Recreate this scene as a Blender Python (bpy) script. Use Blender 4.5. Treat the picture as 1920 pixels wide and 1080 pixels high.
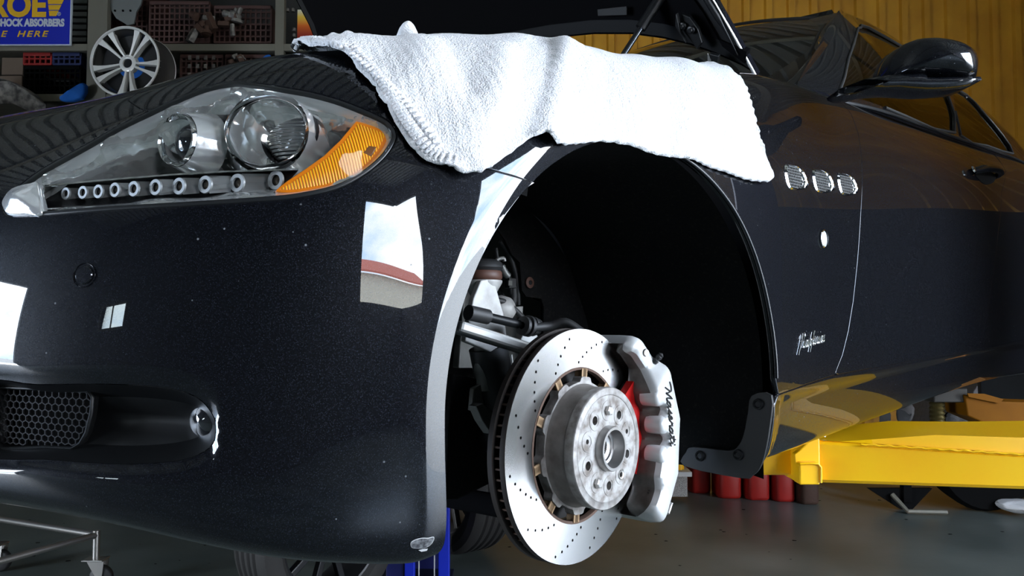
import bpy, math, random
import numpy as np
from mathutils import Vector, Matrix, noise
from mathutils.bvhtree import BVHTree
from mathutils.geometry import delaunay_2d_cdt, tessellate_polygon
random.seed(7); rng = np.random.RandomState(5)
for o in list(bpy.data.objects): bpy.data.objects.remove(o)
scn = bpy.context.scene; COL = scn.collection
PI = math.pi

# ------------------------------------------------------------------ camera
FPX = 1450.0; PITCH = math.atan(63/FPX); ZC = 1.15
CAM = Vector((-.929, -.782, ZC))
RT = Vector((.70711, -.70711, 0)); FW0 = Vector((.70711, .70711, 0))
FW = FW0*math.cos(PITCH) + Vector((0, 0, 1))*math.sin(PITCH)
UP = RT.cross(FW)
cd = bpy.data.cameras.new('camera'); cam = bpy.data.objects.new('camera', cd); COL.objects.link(cam)
cd.sensor_width = 36; cd.lens = 36*FPX/1920; cd.clip_start = .02; cd.clip_end = 300
cam.matrix_world = Matrix(((RT.x, UP.x, -FW.x, CAM.x), (RT.y, UP.y, -FW.y, CAM.y), (RT.z, UP.z, -FW.z, CAM.z), (0, 0, 0, 1)))
scn.camera = cam

# ------------------------------------------------------------------ world, daylight, exposure
SKY = 29.0
wd = bpy.data.worlds.new('sky'); scn.world = wd; wd.use_nodes = True
nt = wd.node_tree; nt.nodes.clear()
def N(nt, t, **k):
    n = nt.nodes.new(t)
    for a, b in k.items():
        if a.startswith('_'): n.inputs[a[1:].replace('_', ' ')].default_value = b
        else: setattr(n, a, b)
    return n
def L(nt, a, b): nt.links.new(a, b)
def ramp(nt, fac, stops, interp='LINEAR'):
    r = N(nt, 'ShaderNodeValToRGB'); r.color_ramp.interpolation = interp
    e = r.color_ramp.elements
    while len(e) < len(stops): e.new(.5)
    for i, (p, c) in enumerate(stops):
        e[i].position = p; e[i].color = (c, c, c, 1) if isinstance(c, (int, float)) else (*c, 1)
    L(nt, fac, r.inputs[0]); return r.outputs[0]
tc = N(nt, 'ShaderNodeTexCoord'); mp = N(nt, 'ShaderNodeMapping'); mp.inputs['Scale'].default_value = (1, 1, 2.4)
L(nt, tc.outputs['Generated'], mp.inputs[0])
nz = N(nt, 'ShaderNodeTexNoise', _Scale=2.3, _Detail=7.0, _Roughness=.55); L(nt, mp.outputs[0], nz.inputs['Vector'])
cl = ramp(nt, nz.outputs[0], [(.40, (.42, .60, .88)), (.56, (.86, .92, 1.0)), (.7, (1, 1, 1))])
bg = N(nt, 'ShaderNodeBackground', _Strength=SKY); L(nt, cl, bg.inputs[0])
wo = N(nt, 'ShaderNodeOutputWorld'); L(nt, bg.outputs[0], wo.inputs[0])
scn.view_settings.view_transform = 'Standard'; scn.view_settings.look = 'None'
scn.view_settings.exposure = 0.0; scn.view_settings.gamma = 1.0; scn.view_settings.use_curve_mapping = False
scn.cycles.use_denoising = True
scn.cycles.max_bounces = 8; scn.cycles.diffuse_bounces = 4; scn.cycles.glossy_bounces = 5
scn.cycles.transparent_max_bounces = 16; scn.cycles.caustics_reflective = False; scn.cycles.caustics_refractive = False
scn.cycles.sample_clamp_indirect = 6.0
def room(u, w, z): return CAM + RT*u + FW0*w + Vector((0, 0, z-ZC))
# the big open workshop doorway to the camera's right and behind (portals only guide sky sampling)
def portal(c, sx, sy, nrm):
    ld = bpy.data.lights.new('doorway_daylight', 'AREA'); ld.shape = 'RECTANGLE'; ld.size = sx; ld.size_y = sy
    ld.cycles.is_portal = True
    o = bpy.data.objects.new('doorway_daylight', ld); COL.objects.link(o); o.location = c
    o.rotation_euler = nrm.to_track_quat('-Z', 'Y').to_euler()
RMAX, RW0, RWA, RWB, DB0, WB, UL, ROOFZ, DOORH, SILL = 5.2, 1.25, -1.55, -3.9, 3.7, -5.0, -6.5, 4.7, 4.05, 1.85
HA, LD0, LD1 = 3.75, -2.2, 0.6
portal(room(RMAX, (RW0+RWA)/2, HA/2), RW0-RWA, HA, -RT)
portal(room(UL, (LD0+LD1)/2, 1.25), LD1-LD0, 2.5, RT)  # unseen opening in the left wall, widened to light the floor there
portal(room(RMAX, (RWB+WB)/2, (DOORH+SILL)/2), RWB-WB, DOORH-SILL, -RT)
portal(room((DB0+RMAX)/2, WB, (DOORH+SILL)/2), RMAX-DB0, DOORH-SILL, FW0)

# ------------------------------------------------------------------ projection helpers
def ray(px, py):
    return (RT*((px-960)/FPX) + UP*((540-py)/FPX) + FW).normalized()
def onp(px, py, p0, n):
    d = ray(px, py); return CAM + d*((Vector(p0)-CAM).dot(n)/d.dot(n))
def atY(px, py, y): return onp(px, py, (0, y, 0), Vector((0, 1, 0)))
def atX(px, py, x): return onp(px, py, (x, 0, 0), Vector((1, 0, 0)))
def atZ(px, py, z): return onp(px, py, (0, 0, z), Vector((0, 0, 1)))
def atW(px, py, w): return onp(px, py, CAM+FW0*w, FW0)
def proj(p):
    v = Vector(p)-CAM; d = v.dot(FW); return 960+FPX*v.dot(RT)/d, 540-FPX*v.dot(UP)/d

# ------------------------------------------------------------------ materials
MATS = {}
def mat(name, col=(.5, .5, .5), rough=.5, metal=0., coat=0., spec=.5, bump=None, var=None, aniso=None, emit=None, trans=0., sheen=0., coat_rough=.03):
    m = bpy.data.materials.new(name); m.use_nodes = True; MATS[name] = m
    t = m.node_tree; b = t.nodes['Principled BSDF']
    b.inputs['Base Color'].default_value = (*col, 1); b.inputs['Roughness'].default_value = rough
    b.inputs['Metallic'].default_value = metal; b.inputs['Coat Weight'].default_value = coat
    b.inputs['Coat Roughness'].default_value = coat_rough; b.inputs['Specular IOR Level'].default_value = spec
    b.inputs['Transmission Weight'].default_value = trans; b.inputs['Sheen Weight'].default_value = sheen
    c = N(t, 'ShaderNodeTexCoord')
    if var:      # (scale, lo colour, hi colour, detail, p0, p1)
        sc, lo, hi, det, p0, p1 = var
        n = N(t, 'ShaderNodeTexNoise', _Scale=sc, _Detail=det); L(t, c.outputs['Object'], n.inputs['Vector'])
        L(t, ramp(t, n.outputs[0], [(p0, lo), (p1, hi)]), b.inputs['Base Color'])
    if bump:     # (scale, strength, distance)
        n = N(t, 'ShaderNodeTexNoise', _Scale=bump[0], _Detail=4.0); L(t, c.outputs['Object'], n.inputs['Vector'])
        u = N(t, 'ShaderNodeBump', _Strength=bump[1], _Distance=bump[2]); L(t, n.outputs[0], u.inputs['Height'])
        L(t, u.outputs[0], b.inputs['Normal'])
    if aniso:
        b.inputs['Anisotropic'].default_value = aniso
        g = N(t, 'ShaderNodeTangent', direction_type='RADIAL', axis='Y'); L(t, g.outputs[0], b.inputs['Tangent'])
    return m
# black-blue metallic car paint: flake sparkle in the base layer, dust specks on the clear coat
paint = mat('car_paint', (.005, .006, .009), .40, .20, 1.0, .04, coat_rough=.012)
t = paint.node_tree; b = t.nodes['Principled BSDF']; c = N(t, 'ShaderNodeTexCoord')
v = N(t, 'ShaderNodeTexVoronoi', _Scale=1700.0); L(t, c.outputs['Object'], v.inputs['Vector'])
sx = N(t, 'ShaderNodeSeparateColor'); L(t, v.outputs['Color'], sx.inputs[0])
L(t, ramp(t, sx.outputs[0], [(.35, (.0018, .0020, .0028)), (.9, (.0062, .0075, .0115)), (1, (.018, .021, .030))]), b.inputs['Base Color'])
vm = N(t, 'ShaderNodeVectorMath', operation='SUBTRACT'); L(t, v.outputs['Color'], vm.inputs[0]); vm.inputs[1].default_value = (.5, .5, .5)
vs = N(t, 'ShaderNodeVectorMath', operation='SCALE'); vs.inputs['Scale'].default_value = .16; L(t, vm.outputs[0], vs.inputs[0])
ge = N(t, 'ShaderNodeNewGeometry'); va = N(t, 'ShaderNodeVectorMath', operation='ADD'); L(t, ge.outputs['Normal'], va.inputs[0]); L(t, vs.outputs[0], va.inputs[1])
vn = N(t, 'ShaderNodeVectorMath', operation='NORMALIZE'); L(t, va.outputs[0], vn.inputs[0]); L(t, vn.outputs[0], b.inputs['Normal'])
d = N(t, 'ShaderNodeTexVoronoi', _Scale=55.0); L(t, c.outputs['Object'], d.inputs['Vector'])
dn = N(t, 'ShaderNodeTexNoise', _Scale=7.0); L(t, c.outputs['Object'], dn.inputs['Vector'])
m1 = ramp(t, d.outputs['Distance'], [(.045, 1.0), (.075, 0.0)]); m2 = ramp(t, dn.outputs[0], [(.54, 0.0), (.62, 1.0)])
mm = N(t, 'ShaderNodeMath', operation='MULTIPLY'); L(t, m1, mm.inputs[0]); L(t, m2, mm.inputs[1])
df = N(t, 'ShaderNodeBsdfDiffuse'); df.inputs[0].default_value = (.16, .17, .18, 1)
mx = N(t, 'ShaderNodeMixShader'); L(t, mm.outputs[0], mx.inputs[0]); L(t, b.outputs[0], mx.inputs[1]); L(t, df.outputs[0], mx.inputs[2])
L(t, mx.outputs[0], t.nodes['Material Output'].inputs[0])

def thin_glass(name, tint, refl=1.0, ior=1.5):
    m = bpy.data.materials.new(name); m.use_nodes = True; t = m.node_tree; t.nodes.clear(); MATS[name] = m
    f0 = N(t, 'ShaderNodeFresnel'); f0.inputs[0].default_value = ior
    f = N(t, 'ShaderNodeMath', operation='MULTIPLY'); L(t, f0.outputs[0], f.inputs[0]); f.inputs[1].default_value = refl
    tr = N(t, 'ShaderNodeBsdfTransparent'); tr.inputs[0].default_value = (*tint, 1)
    g = N(t, 'ShaderNodeBsdfGlossy'); g.inputs['Roughness'].default_value = .01
    x = N(t, 'ShaderNodeMixShader'); L(t, f.outputs[0], x.inputs[0]); L(t, tr.outputs[0], x.inputs[1]); L(t, g.outputs[0], x.inputs[2])
    o = N(t, 'ShaderNodeOutputMaterial'); L(t, x.outputs[0], o.inputs[0]); return m
lens_glass = thin_glass('clear_lens', (.97, .98, .98), .38, ior=1.45)
car_glass = thin_glass('tinted_car_glass', (.30, .32, .31))
pane_glass = thin_glass('window_pane', (.8, .85, .85))
mat('gap_black', (.003, .003, .003), .9, spec=.1)
mat('chrome', (.78, .79, .80), .06, 1.0)
mat('chrome_soft', (.92, .93, .93), .14, .72, bump=(18, .12, .01))
mat('reflector', (.96, .97, .95), .09, .82, bump=(6, .6, .04))
mat('led_frame', (.22, .225, .225), .35, .15)
mat('lamp_dark', (.03, .03, .033), .25, .6)
mat('led_face', (.10, .08, .06), .15, .3)
mat('disc_face', (.80, .785, .765), .26, 1.0, aniso=.85, bump=(60, .03, .001))
mat('disc_edge', (.035, .028, .024), .6, .5)
mat('disc_rust', (.10, .058, .04), .75, .2, bump=(80, .3, .002))
mat('hat_alloy', (.46, .44, .42), .55, .3, var=(60, (.18, .16, .145), (.38, .365, .345), 6, .35, .65), bump=(240, .25, .0008))
mat('hat_side_shaded', (.2, .18, .16), .55, .3, bump=(200, .2, .0008), var=(22, (.085, .07, .058), (.26, .24, .22), 5, .3, .65))  # shadow on the hat's side wall put into a darker, browner alloy
mat('hub_steel', (.5, .48, .45), .55, .2, var=(62, (.16, .135, .115), (.40, .385, .365), 8, .34, .60), bump=(160, .25, .0008))
mat('bobbin', (.34, .22, .12), .6, .3, bump=(120, .2, .001))
mat('bolt_steel', (.62, .6, .57), .35, .8)
mat('bore_steel', (.42, .41, .4), .35, .85)
mat('dark_hole', (.012, .01, .009), .7, .2)
mat('caliper', (.62, .62, .61), .36, .25, coat=.4, var=(30, (.58, .57, .55), (.70, .70, .69), 5, .25, .5))
mat('caliper_shaded', (.3, .28, .25), .45, .15, coat=.2, var=(28, (.055, .045, .036), (.17, .155, .14), 6, .3, .62))  # darker caliper copy: shade of the hub-facing sides painted into the colour
mat('lettering', (.012, .012, .012), .5)
mat('pad_red', (.50, .008, .008), .3, 0, coat=.5)
mat('black_plastic', (.012, .012, .012), .5, bump=(300, .15, .0006))
mat('satin_black', (.005, .0055, .006), .42, spec=.3)
mat('liner_felt', (.008, .008, .008), .85, spec=.15, bump=(420, .6, .001), var=(160, (.005, .005, .005), (.020, .018, .016), 3, .55, .8))
mat('rubber', (.016, .016, .016), .55, bump=(90, .1, .002))
mat('brown_rubber', (.085, .035, .022), .55)
mat('alu_arm', (.26, .26, .25), .45, .6, bump=(60, .1, .002))
mat('alu_cast', (.5, .5, .48), .55, .2, bump=(150, .3, .001), var=(30, (.26, .25, .23), (.42, .41, .39), 5, .3, .6))
mat('grey_body', (.10, .10, .09), .45, .0, coat=.3, bump=(22, .35, .01))
mat('hood_inner', (.005, .005, .006), .8, spec=.15, bump=(40, .2, .004))
mat('felt_black', (.0035, .0035, .004), 1.0, spec=.03)
mat('steel_rod', (.30, .33, .38), .22, .9)
mat('yellow_paint', (.93, .44, .004), .38, 0, coat=.25, bump=(14, .06, .004), var=(5, (1.0, .49, .002), (1.0, .57, .003), 4, .3, .7))
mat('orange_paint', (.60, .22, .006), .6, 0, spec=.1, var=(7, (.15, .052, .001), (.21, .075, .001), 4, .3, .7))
mat('blue_paint', (.012, .03, .50), .35, 0, coat=.2)
mat('navy_paint', (.005, .008, .075), .5)
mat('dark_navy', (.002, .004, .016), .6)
mat('white_edge', (.6, .6, .6), .5)
mat('floor_paint', (.13, .15, .135), .35, 0, spec=.4, var=(1.6, (.072, .086, .078), (.125, .142, .128), 8, .35, .65), bump=(30, .08, .004))
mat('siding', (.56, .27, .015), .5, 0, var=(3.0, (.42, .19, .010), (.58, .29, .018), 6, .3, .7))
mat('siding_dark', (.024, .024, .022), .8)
mat('roof_sheet', (.22, .225, .20), .55, .2)
mat('steel_frame', (.16, .15, .115), .6, .2)
mat('galv', (.20, .21, .20), .5, .5)
mat('concrete_out', (.50, .48, .44), .8)
mat('render_wall', (.62, .56, .44), .8)
mat('terracotta', (.50, .13, .08), .8)
mat('sign_blue', (.010, .022, .42), .35)
mat('sign_yellow', (.78, .45, .02), .4)
mat('sign_white', (.62, .66, .72), .4)
mat('crate_red', (.30, .012, .010), .5)
mat('crate_blue', (.01, .02, .09), .5)
mat('crate_brown', (.055, .022, .016), .6)
mat('rust_part', (.07, .035, .022), .7, .3, bump=(60, .4, .004))
mat('grimy_part', (.16, .145, .125), .6, .3, bump=(60, .4, .004), var=(20, (.05, .045, .04), (.24, .22, .19), 4, .35, .65))
mat('cardboard', (.16, .115, .085), .85)
mat('blue_cloth', (.008, .13, .52), .8, bump=(30, .3, .01))
mat('can_red', (.33, .012, .008), .45)
mat('tyre', (.018, .017, .016), .75, bump=(120, .2, .002))
mat('wheel_silver', (.85, .83, .79), .35, .35)
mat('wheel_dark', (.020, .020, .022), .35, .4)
mat('wheel_barrel', (.055, .052, .048), .5, .3)
mat('steel_tube', (.42, .40, .37), .35, .9)
mat('rag_white', (.62, .62, .62), .95, bump=(60, .6, .004))
mat('brass_dark', (.16, .12, .04), .4, .7)
mat('dark_brown', (.022, .018, .012), .6)
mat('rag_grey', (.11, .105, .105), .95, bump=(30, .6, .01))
mat('granite', (.25, .24, .23), .7, var=(300, (.10, .10, .10), (.45, .44, .42), 2, .4, .6))
mat('headlight_seal', (.012, .013, .014), .3)
# amber turn lens
am = mat('amber_lens', (.95, .30, .004), .30, 0, coat=0, spec=.3); 
am.node_tree.nodes['Principled BSDF'].inputs['Subsurface Weight'].default_value = 0
# terry towelling
tw = mat('terry_cloth', (.86, .86, .87), .95, 0, spec=.1, sheen=.3)
t = tw.node_tree; b = t.nodes['Principled BSDF']; c = N(t, 'ShaderNodeTexCoord')
n1 = N(t, 'ShaderNodeTexNoise', _Scale=430.0, _Detail=3.0); n2 = N(t, 'ShaderNodeTexNoise', _Scale=60.0, _Detail=3.0)
L(t, c.outputs['Object'], n1.inputs['Vector']); L(t, c.outputs['Object'], n2.inputs['Vector'])
u1 = N(t, 'ShaderNodeBump', _Strength=.9, _Distance=.0035); L(t, n1.outputs[0], u1.inputs['Height'])
u2 = N(t, 'ShaderNodeBump', _Strength=.5, _Distance=.006); L(t, n2.outputs[0], u2.inputs['Height']); L(t, u2.outputs[0], u1.inputs['Normal'])
L(t, u1.outputs[0], b.inputs['Normal'])
# orange-white-yellow poster print
pm = mat('poster_print', (.5, .1, .02), .5)
t = pm.node_tree; b = t.nodes['Principled BSDF']; c = N(t, 'ShaderNodeTexCoord'); s = N(t, 'ShaderNodeSeparateXYZ'); L(t, c.outputs['Generated'], s.inputs[0])
L(t, ramp(t, s.outputs['Z'], [(0, (.06, .008, .004)), (.3, (.30, .02, .004)), (.55, (.62, .12, .01)), (.8, (.75, .48, .05)), (1, (.7, .68, .5))]), b.inputs['Base Color'])
# scraped bumper corner
mat('scrape', (.30, .31, .32), .7, 0, var=(240, (.025, .025, .03), (.16, .165, .17), 5, .35, .65))
mat('scrape_edge', (.5, .5, .5), .7)

# ------------------------------------------------------------------ object helpers
def matr(p):
    return Matrix.LocRotScale(p.location, p.rotation_euler, p.scale)
def link(name, me, m, parent=None, smooth=False, kind=None, label=None):
    o = bpy.data.objects.new(name, me); COL.objects.link(o)
    if m is not None and not me.materials: me.materials.append(MATS[m] if isinstance(m, str) else m)
    if smooth: me.shade_smooth()
    if parent is not None:
        o.parent = parent
        if parent.type == 'EMPTY': o.matrix_parent_inverse = matr(parent).inverted()
    if kind: o['kind'] = kind
    if label: o['label'] = label
    return o
def thing(name, label, cat, loc=(0, 0, 0), group=None):
    o = bpy.data.objects.new(name, None); COL.objects.link(o); o.location = loc; o.empty_display_size = .1
    o['label'] = label; o['category'] = cat
    if group: o['group'] = group
    return o
def tag(o, label, cat, group=None):
    o['label'] = label; o['category'] = cat
    if group: o['group'] = group
    return o
def dup(root, M, label=None):
    """copy of a thing with its parts and sub-parts, moved by matrix M"""
    r = root.copy(); COL.objects.link(r)
    r.matrix_world = M @ (matr(root))
    for ch in list(root.children):
        k = ch.copy(); COL.objects.link(k); k.parent = r; k.matrix_parent_inverse = ch.matrix_parent_inverse
        for g in ch.children:
            d = g.copy(); COL.objects.link(d); d.parent = k
    if label: r['label'] = label
    return r
def frame(axis):
    a = Vector(axis).normalized(); h = Vector((0, 0, 1)) if abs(a.z) < .9 else Vector((1, 0, 0))
    x = h.cross(a).normalized(); return x, a.cross(x), a
class MB:
    def __init__(s): s.v = []; s.f = []
    def add(s, vs, fs):
        k = len(s.v); s.v += [tuple(p) for p in vs]; s.f += [tuple(i+k for i in f) for f in fs]; return s
    def box(s, c, size, ax=None):
        X, Y, Z = ax if ax else (Vector((1, 0, 0)), Vector((0, 1, 0)), Vector((0, 0, 1)))
        c = Vector(c); a, b, d = [q/2 for q in size]
        vs = [c+X*(i*a)+Y*(j*b)+Z*(k*d) for i in (-1, 1) for j in (-1, 1) for k in (-1, 1)]
        return s.add(vs, [(0, 1, 3, 2), (4, 6, 7, 5), (0, 4, 5, 1), (2, 3, 7, 6), (0, 2, 6, 4), (1, 5, 7, 3)])
    def cyl(s, p0, p1, r0, r1=None, n=20, caps=True, up=None):
        r1 = r0 if r1 is None else r1; p0 = Vector(p0); p1 = Vector(p1); x, y, a = frame(p1-p0)
        vs = []
        for p, r in ((p0, r0), (p1, r1)):
            vs += [p+x*(r*math.cos(2*PI*i/n))+y*(r*math.sin(2*PI*i/n)) for i in range(n)]
        fs = [(i, (i+1) % n, n+(i+1) % n, n+i) for i in range(n)]
        if caps: fs += [tuple(range(n-1, -1, -1)), tuple(range(n, 2*n))]
        return s.add(vs, fs)
    def tube(s, path, r, n=10, closed=False, caps=True):
        path = [Vector(p) for p in path]; m = len(path); rs = r if isinstance(r, (list, tuple)) else [r]*m
        t0 = (path[1]-path[0]).normalized(); x, y, _ = frame(t0); vs = []
        for i, p in enumerate(path):
            a = path[(i-1) % m] if (closed or i > 0) else path[0]; b = path[(i+1) % m] if (closed or i < m-1) else path[-1]
            tt = (b-a).normalized(); x = (x-tt*x.dot(tt)).normalized(); y = tt.cross(x)
            vs += [p+x*(rs[i]*math.cos(2*PI*k/n))+y*(rs[i]*math.sin(2*PI*k/n)) for k in range(n)]
        fs = [(i*n+k, i*n+(k+1) % n, ((i+1) % m)*n+(k+1) % n, ((i+1) % m)*n+k) for i in range(m if closed else m-1) for k in range(n)]
        if caps and not closed: fs += [tuple(range(n-1, -1, -1)), tuple(range((m-1)*n, m*n))]
        return s.add(vs, fs)
    def lathe(s, prof, c, axis, n=48, ends=False):
        """prof: (radius, height along axis)"""
        c = Vector(c); x, y, a = frame(axis); vs = []
        for r, h in prof:
            vs += [c+a*h+x*(r*math.cos(2*PI*k/n))+y*(r*math.sin(2*PI*k/n)) for k in range(n)]
        m = len(prof)
        fs = [(i*n+k, i*n+(k+1) % n, (i+1)*n+(k+1) % n, (i+1)*n+k) for i in range(m-1) for k in range(n)]
        if ends: fs += [tuple(range(n-1, -1, -1)), tuple(range((m-1)*n, m*n))]
        return s.add(vs, fs)
    def grid(s, pts):
        r = len(pts); c = len(pts[0])
        return s.add([p for row in pts for p in row], [(i*c+j, i*c+j+1, (i+1)*c+j+1, (i+1)*c+j) for i in range(r-1) for j in range(c-1)])
    def prism(s, poly, off):
        """poly: 3D outline, off: extrusion vector"""
        poly = [Vector(p) for p in poly]; off = Vector(off); n = len(poly)
        tri = tessellate_polygon([poly]); fs = [tuple(t) for t in tri] + [tuple(i+n for i in reversed(t)) for t in tri]
        fs += [(i, (i+1) % n, n+(i+1) % n, n+i) for i in range(n)]
        return s.add(poly+[p+off for p in poly], fs)
    def build(s, name, m, parent=None, smooth=None, bevel=0, kind=None, label=None, fix=True):
        me = bpy.data.meshes.new(name); me.from_pydata(s.v, [], s.f)
        if fix:
            import bmesh
            bm = bmesh.new(); bm.from_mesh(me); bmesh.ops.recalc_face_normals(bm, faces=bm.faces); bm.to_mesh(me); bm.free()
        me.update()
        o = link(name, me, m, parent, kind=kind, label=label)
        if smooth is not None:
            me.shade_smooth()
            me.set_sharp_from_angle(angle=math.radians(smooth))
        if bevel:
            bv = o.modifiers.new('bevel', 'BEVEL'); bv.width = bevel; bv.segments = 2; bv.limit_method = 'ANGLE'; bv.angle_limit = .6
        return o
def crom(pts, n=6, closed=False):
    """catmull-rom through points (any dimension)"""
    P = np.array(pts, float); m = len(P); out = []
    rngi = range(m) if closed else range(m-1)
    for i in rngi:
        p0 = P[(i-1) % m] if (closed or i > 0) else 2*P[0]-P[1]; p1 = P[i]; p2 = P[(i+1) % m]
        p3 = P[(i+2) % m] if (closed or i < m-2) else 2*P[-1]-P[-2]
        for k in range(n):
            u = k/n; out.append(.5*((2*p1)+(-p0+p2)*u+(2*p0-5*p1+4*p2-p3)*u*u+(-p0+3*p1-3*p2+p3)*u**3))
    if not closed: out.append(P[-1])
    return np.array(out)
def nspline(x, Y):
    """natural cubic spline, Y (n,k)"""
    x = np.array(x, float); Y = np.array(Y, float); n = len(x); h = np.diff(x)
    A = np.zeros((n, n)); B = np.zeros_like(Y); A[0, 0] = A[-1, -1] = 1
    for i in range(1, n-1):
        A[i, i-1] = h[i-1]; A[i, i] = 2*(h[i-1]+h[i]); A[i, i+1] = h[i]
        B[i] = 6*((Y[i+1]-Y[i])/h[i]-(Y[i]-Y[i-1])/h[i-1])
    M = np.linalg.solve(A, B)
    def f(q):
        q = np.asarray(q, float); i = np.clip(np.searchsorted(x, q)-1, 0, n-2); hh = h[i][:, None]
        a = ((x[i+1]-q)[:, None])/hh; b = 1-a
        return a*Y[i]+b*Y[i+1]+((a**3-a)*M[i]+(b**3-b)*M[i+1])*hh*hh/6
    return f
def inpoly(P, poly):
    x, y = P[:, 0], P[:, 1]; r = np.zeros(len(P), bool); n = len(poly)
    for i in range(n):
        x1, y1 = poly[i]; x2, y2 = poly[(i+1) % n]
        if y1 == y2: continue
        c = (y1 > y) != (y2 > y); xi = (x2-x1)*(y-y1)/(y2-y1)+x1; r ^= c & (x < xi)
    return r
def pdist(P, poly):
    a = np.array(poly); b = np.roll(a, -1, 0); best = np.full(len(P), 1e9)
    for p, q in zip(a, b):
        d = q-p; l = (d@d) or 1e-12; t = np.clip(((P-p)@d)/l, 0, 1); w = P-(p+t[:, None]*d)
        best = np.minimum(best, (w*w).sum(1))
    return np.sqrt(best)
def densify(poly, step):
    out = []; n = len(poly)
    for i in range(n):
        p = np.array(poly[i], float); q = np.array(poly[(i+1) % n], float); k = max(1, int(math.ceil(np.linalg.norm(q-p)/step)))
        for j in range(k): out.append(p+(q-p)*j/k)
    return np.array(out)
def cdt(outer, holes, step, extra=None):
    """triangulate a 2D region with regular interior points -> verts, tris, loops"""
    loops = [densify(l, step) for l in [outer]+list(holes)]
    V = []; E = []; idx = []
    for l in loops:
        k = len(V); V += list(l); n = len(l); E += [(k+i, k+(i+1) % n) for i in range(n)]; idx.append(list(range(k, k+n)))
    mn = loops[0].min(0); mxx = loops[0].max(0)
    gx, gy = np.meshgrid(np.arange(mn[0], mxx[0], step), np.arange(mn[1], mxx[1], step*.87))
    gx[1::2] += step/2; G = np.stack([gx.ravel(), gy.ravel()], 1)
    ok = inpoly(G, loops[0])
    for l in loops[1:]: ok &= ~inpoly(G, l)
    G = G[ok]
    if len(G):
        dm = np.full(len(G), 1e9)
        for l in loops: dm = np.minimum(dm, pdist(G, l))
        G = G[dm > step*.45]
        if extra is not None:
            ex = np.array(extra); k_ = inpoly(ex, loops[0]); ex = ex[k_]; ex = ex[pdist(ex, loops[0]) > .001]
            dd = ((G[:, None, :]-ex[None, ::3, :])**2).sum(2).min(1); G = G[dd > (step*.8)**2]; V += list(ex)
        V += list(G)
    r = delaunay_2d_cdt([Vector((float(a[0]), float(a[1]))) for a in V], E, [], 0, 1e-7)
    vo = np.array([(p.x, p.y) for p in r[0]]); T = np.array([f for f in r[2]])
    cc = vo[T].mean(1); ok = inpoly(cc, loops[0])
    for l in loops[1:]: ok &= ~inpoly(cc, l)
    T = T[ok]
    om = {}
    for ni, os in enumerate(r[3]):
        for q in os: om[q] = ni
    lp = [[om.get(q, -1) for q in l] for l in idx]
    return vo, T, lp
# ------------------------------------------------------------------ guide surfaces for bodywork
class Surf:
    """table of 3D points over (a, v); a and v in metre-like units"""
    def __init__(s, T, a0, da, v0, dv):
        s.T = T; s.a0, s.da, s.v0, s.dv = a0, da, v0, dv; s.na, s.nv = T.shape[:2]; s.finish()
    def finish(s):
        T = s.T; ga = np.gradient(T, axis=0); gv = np.gradient(T, axis=1); n = np.cross(ga, gv)
        n /= np.linalg.norm(n, axis=2, keepdims=True)+1e-12
        if n[..., 1].mean() > 0: n = -n
        s.Nn = n
        vs = [tuple(p) for p in T.reshape(-1, 3)]; nv = s.nv
        s.faces = [(i*nv+j, (i+1)*nv+j, (i+1)*nv+j+1, i*nv+j+1) for i in range(s.na-1) for j in range(s.nv-1)]
        s.bvh = BVHTree.FromPolygons(vs, s.faces)
    def at(s, q, tab=None):
        tab = s.T if tab is None else tab
        q = np.atleast_2d(q); x = np.clip((q[:, 0]-s.a0)/s.da, 0, s.na-1.001); y = np.clip((q[:, 1]-s.v0)/s.dv, 0, s.nv-1.001)
        i = x.astype(int); j = y.astype(int); u = (x-i)[:, None]; w = (y-j)[:, None]
        return (tab[i, j]*(1-u)*(1-w)+tab[i+1, j]*u*(1-w)+tab[i, j+1]*(1-u)*w+tab[i+1, j+1]*u*w)
    def nrm(s, q):
        n = s.at(q, s.Nn); return n/np.linalg.norm(n, axis=1, keepdims=True)
    def hit(s, px, py):
        o = CAM; d = ray(px, py); loc, nn, fi, dist = s.bvh.ray_cast(o, d)
        if fi is None: return None
        i, j = divmod(fi, s.nv-1); p00 = s.T[i, j]; e1 = s.T[i+1, j]-p00; e2 = s.T[i, j+1]-p00; w = np.array(loc)-p00
        G = np.array([[e1@e1, e1@e2], [e1@e2, e2@e2]]); u = np.linalg.solve(G, [w@e1, w@e2])
        return np.array([s.a0+(i+min(max(u[0], 0), 1))*s.da, s.v0+(j+min(max(u[1], 0), 1))*s.dv])
    def path(s, pts):
        out = []
        for p in pts:
            h = s.hit(*p)
            if h is None: print('MISS', p); continue
            out.append(h)
        return out
    def p3(s, px, py, off=0.):
        h = s.hit(px, py)
        if h is None: print('MISS', px, py); return None
        return Vector(s.at(h)[0])+Vector(s.nrm(h)[0])*off
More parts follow.
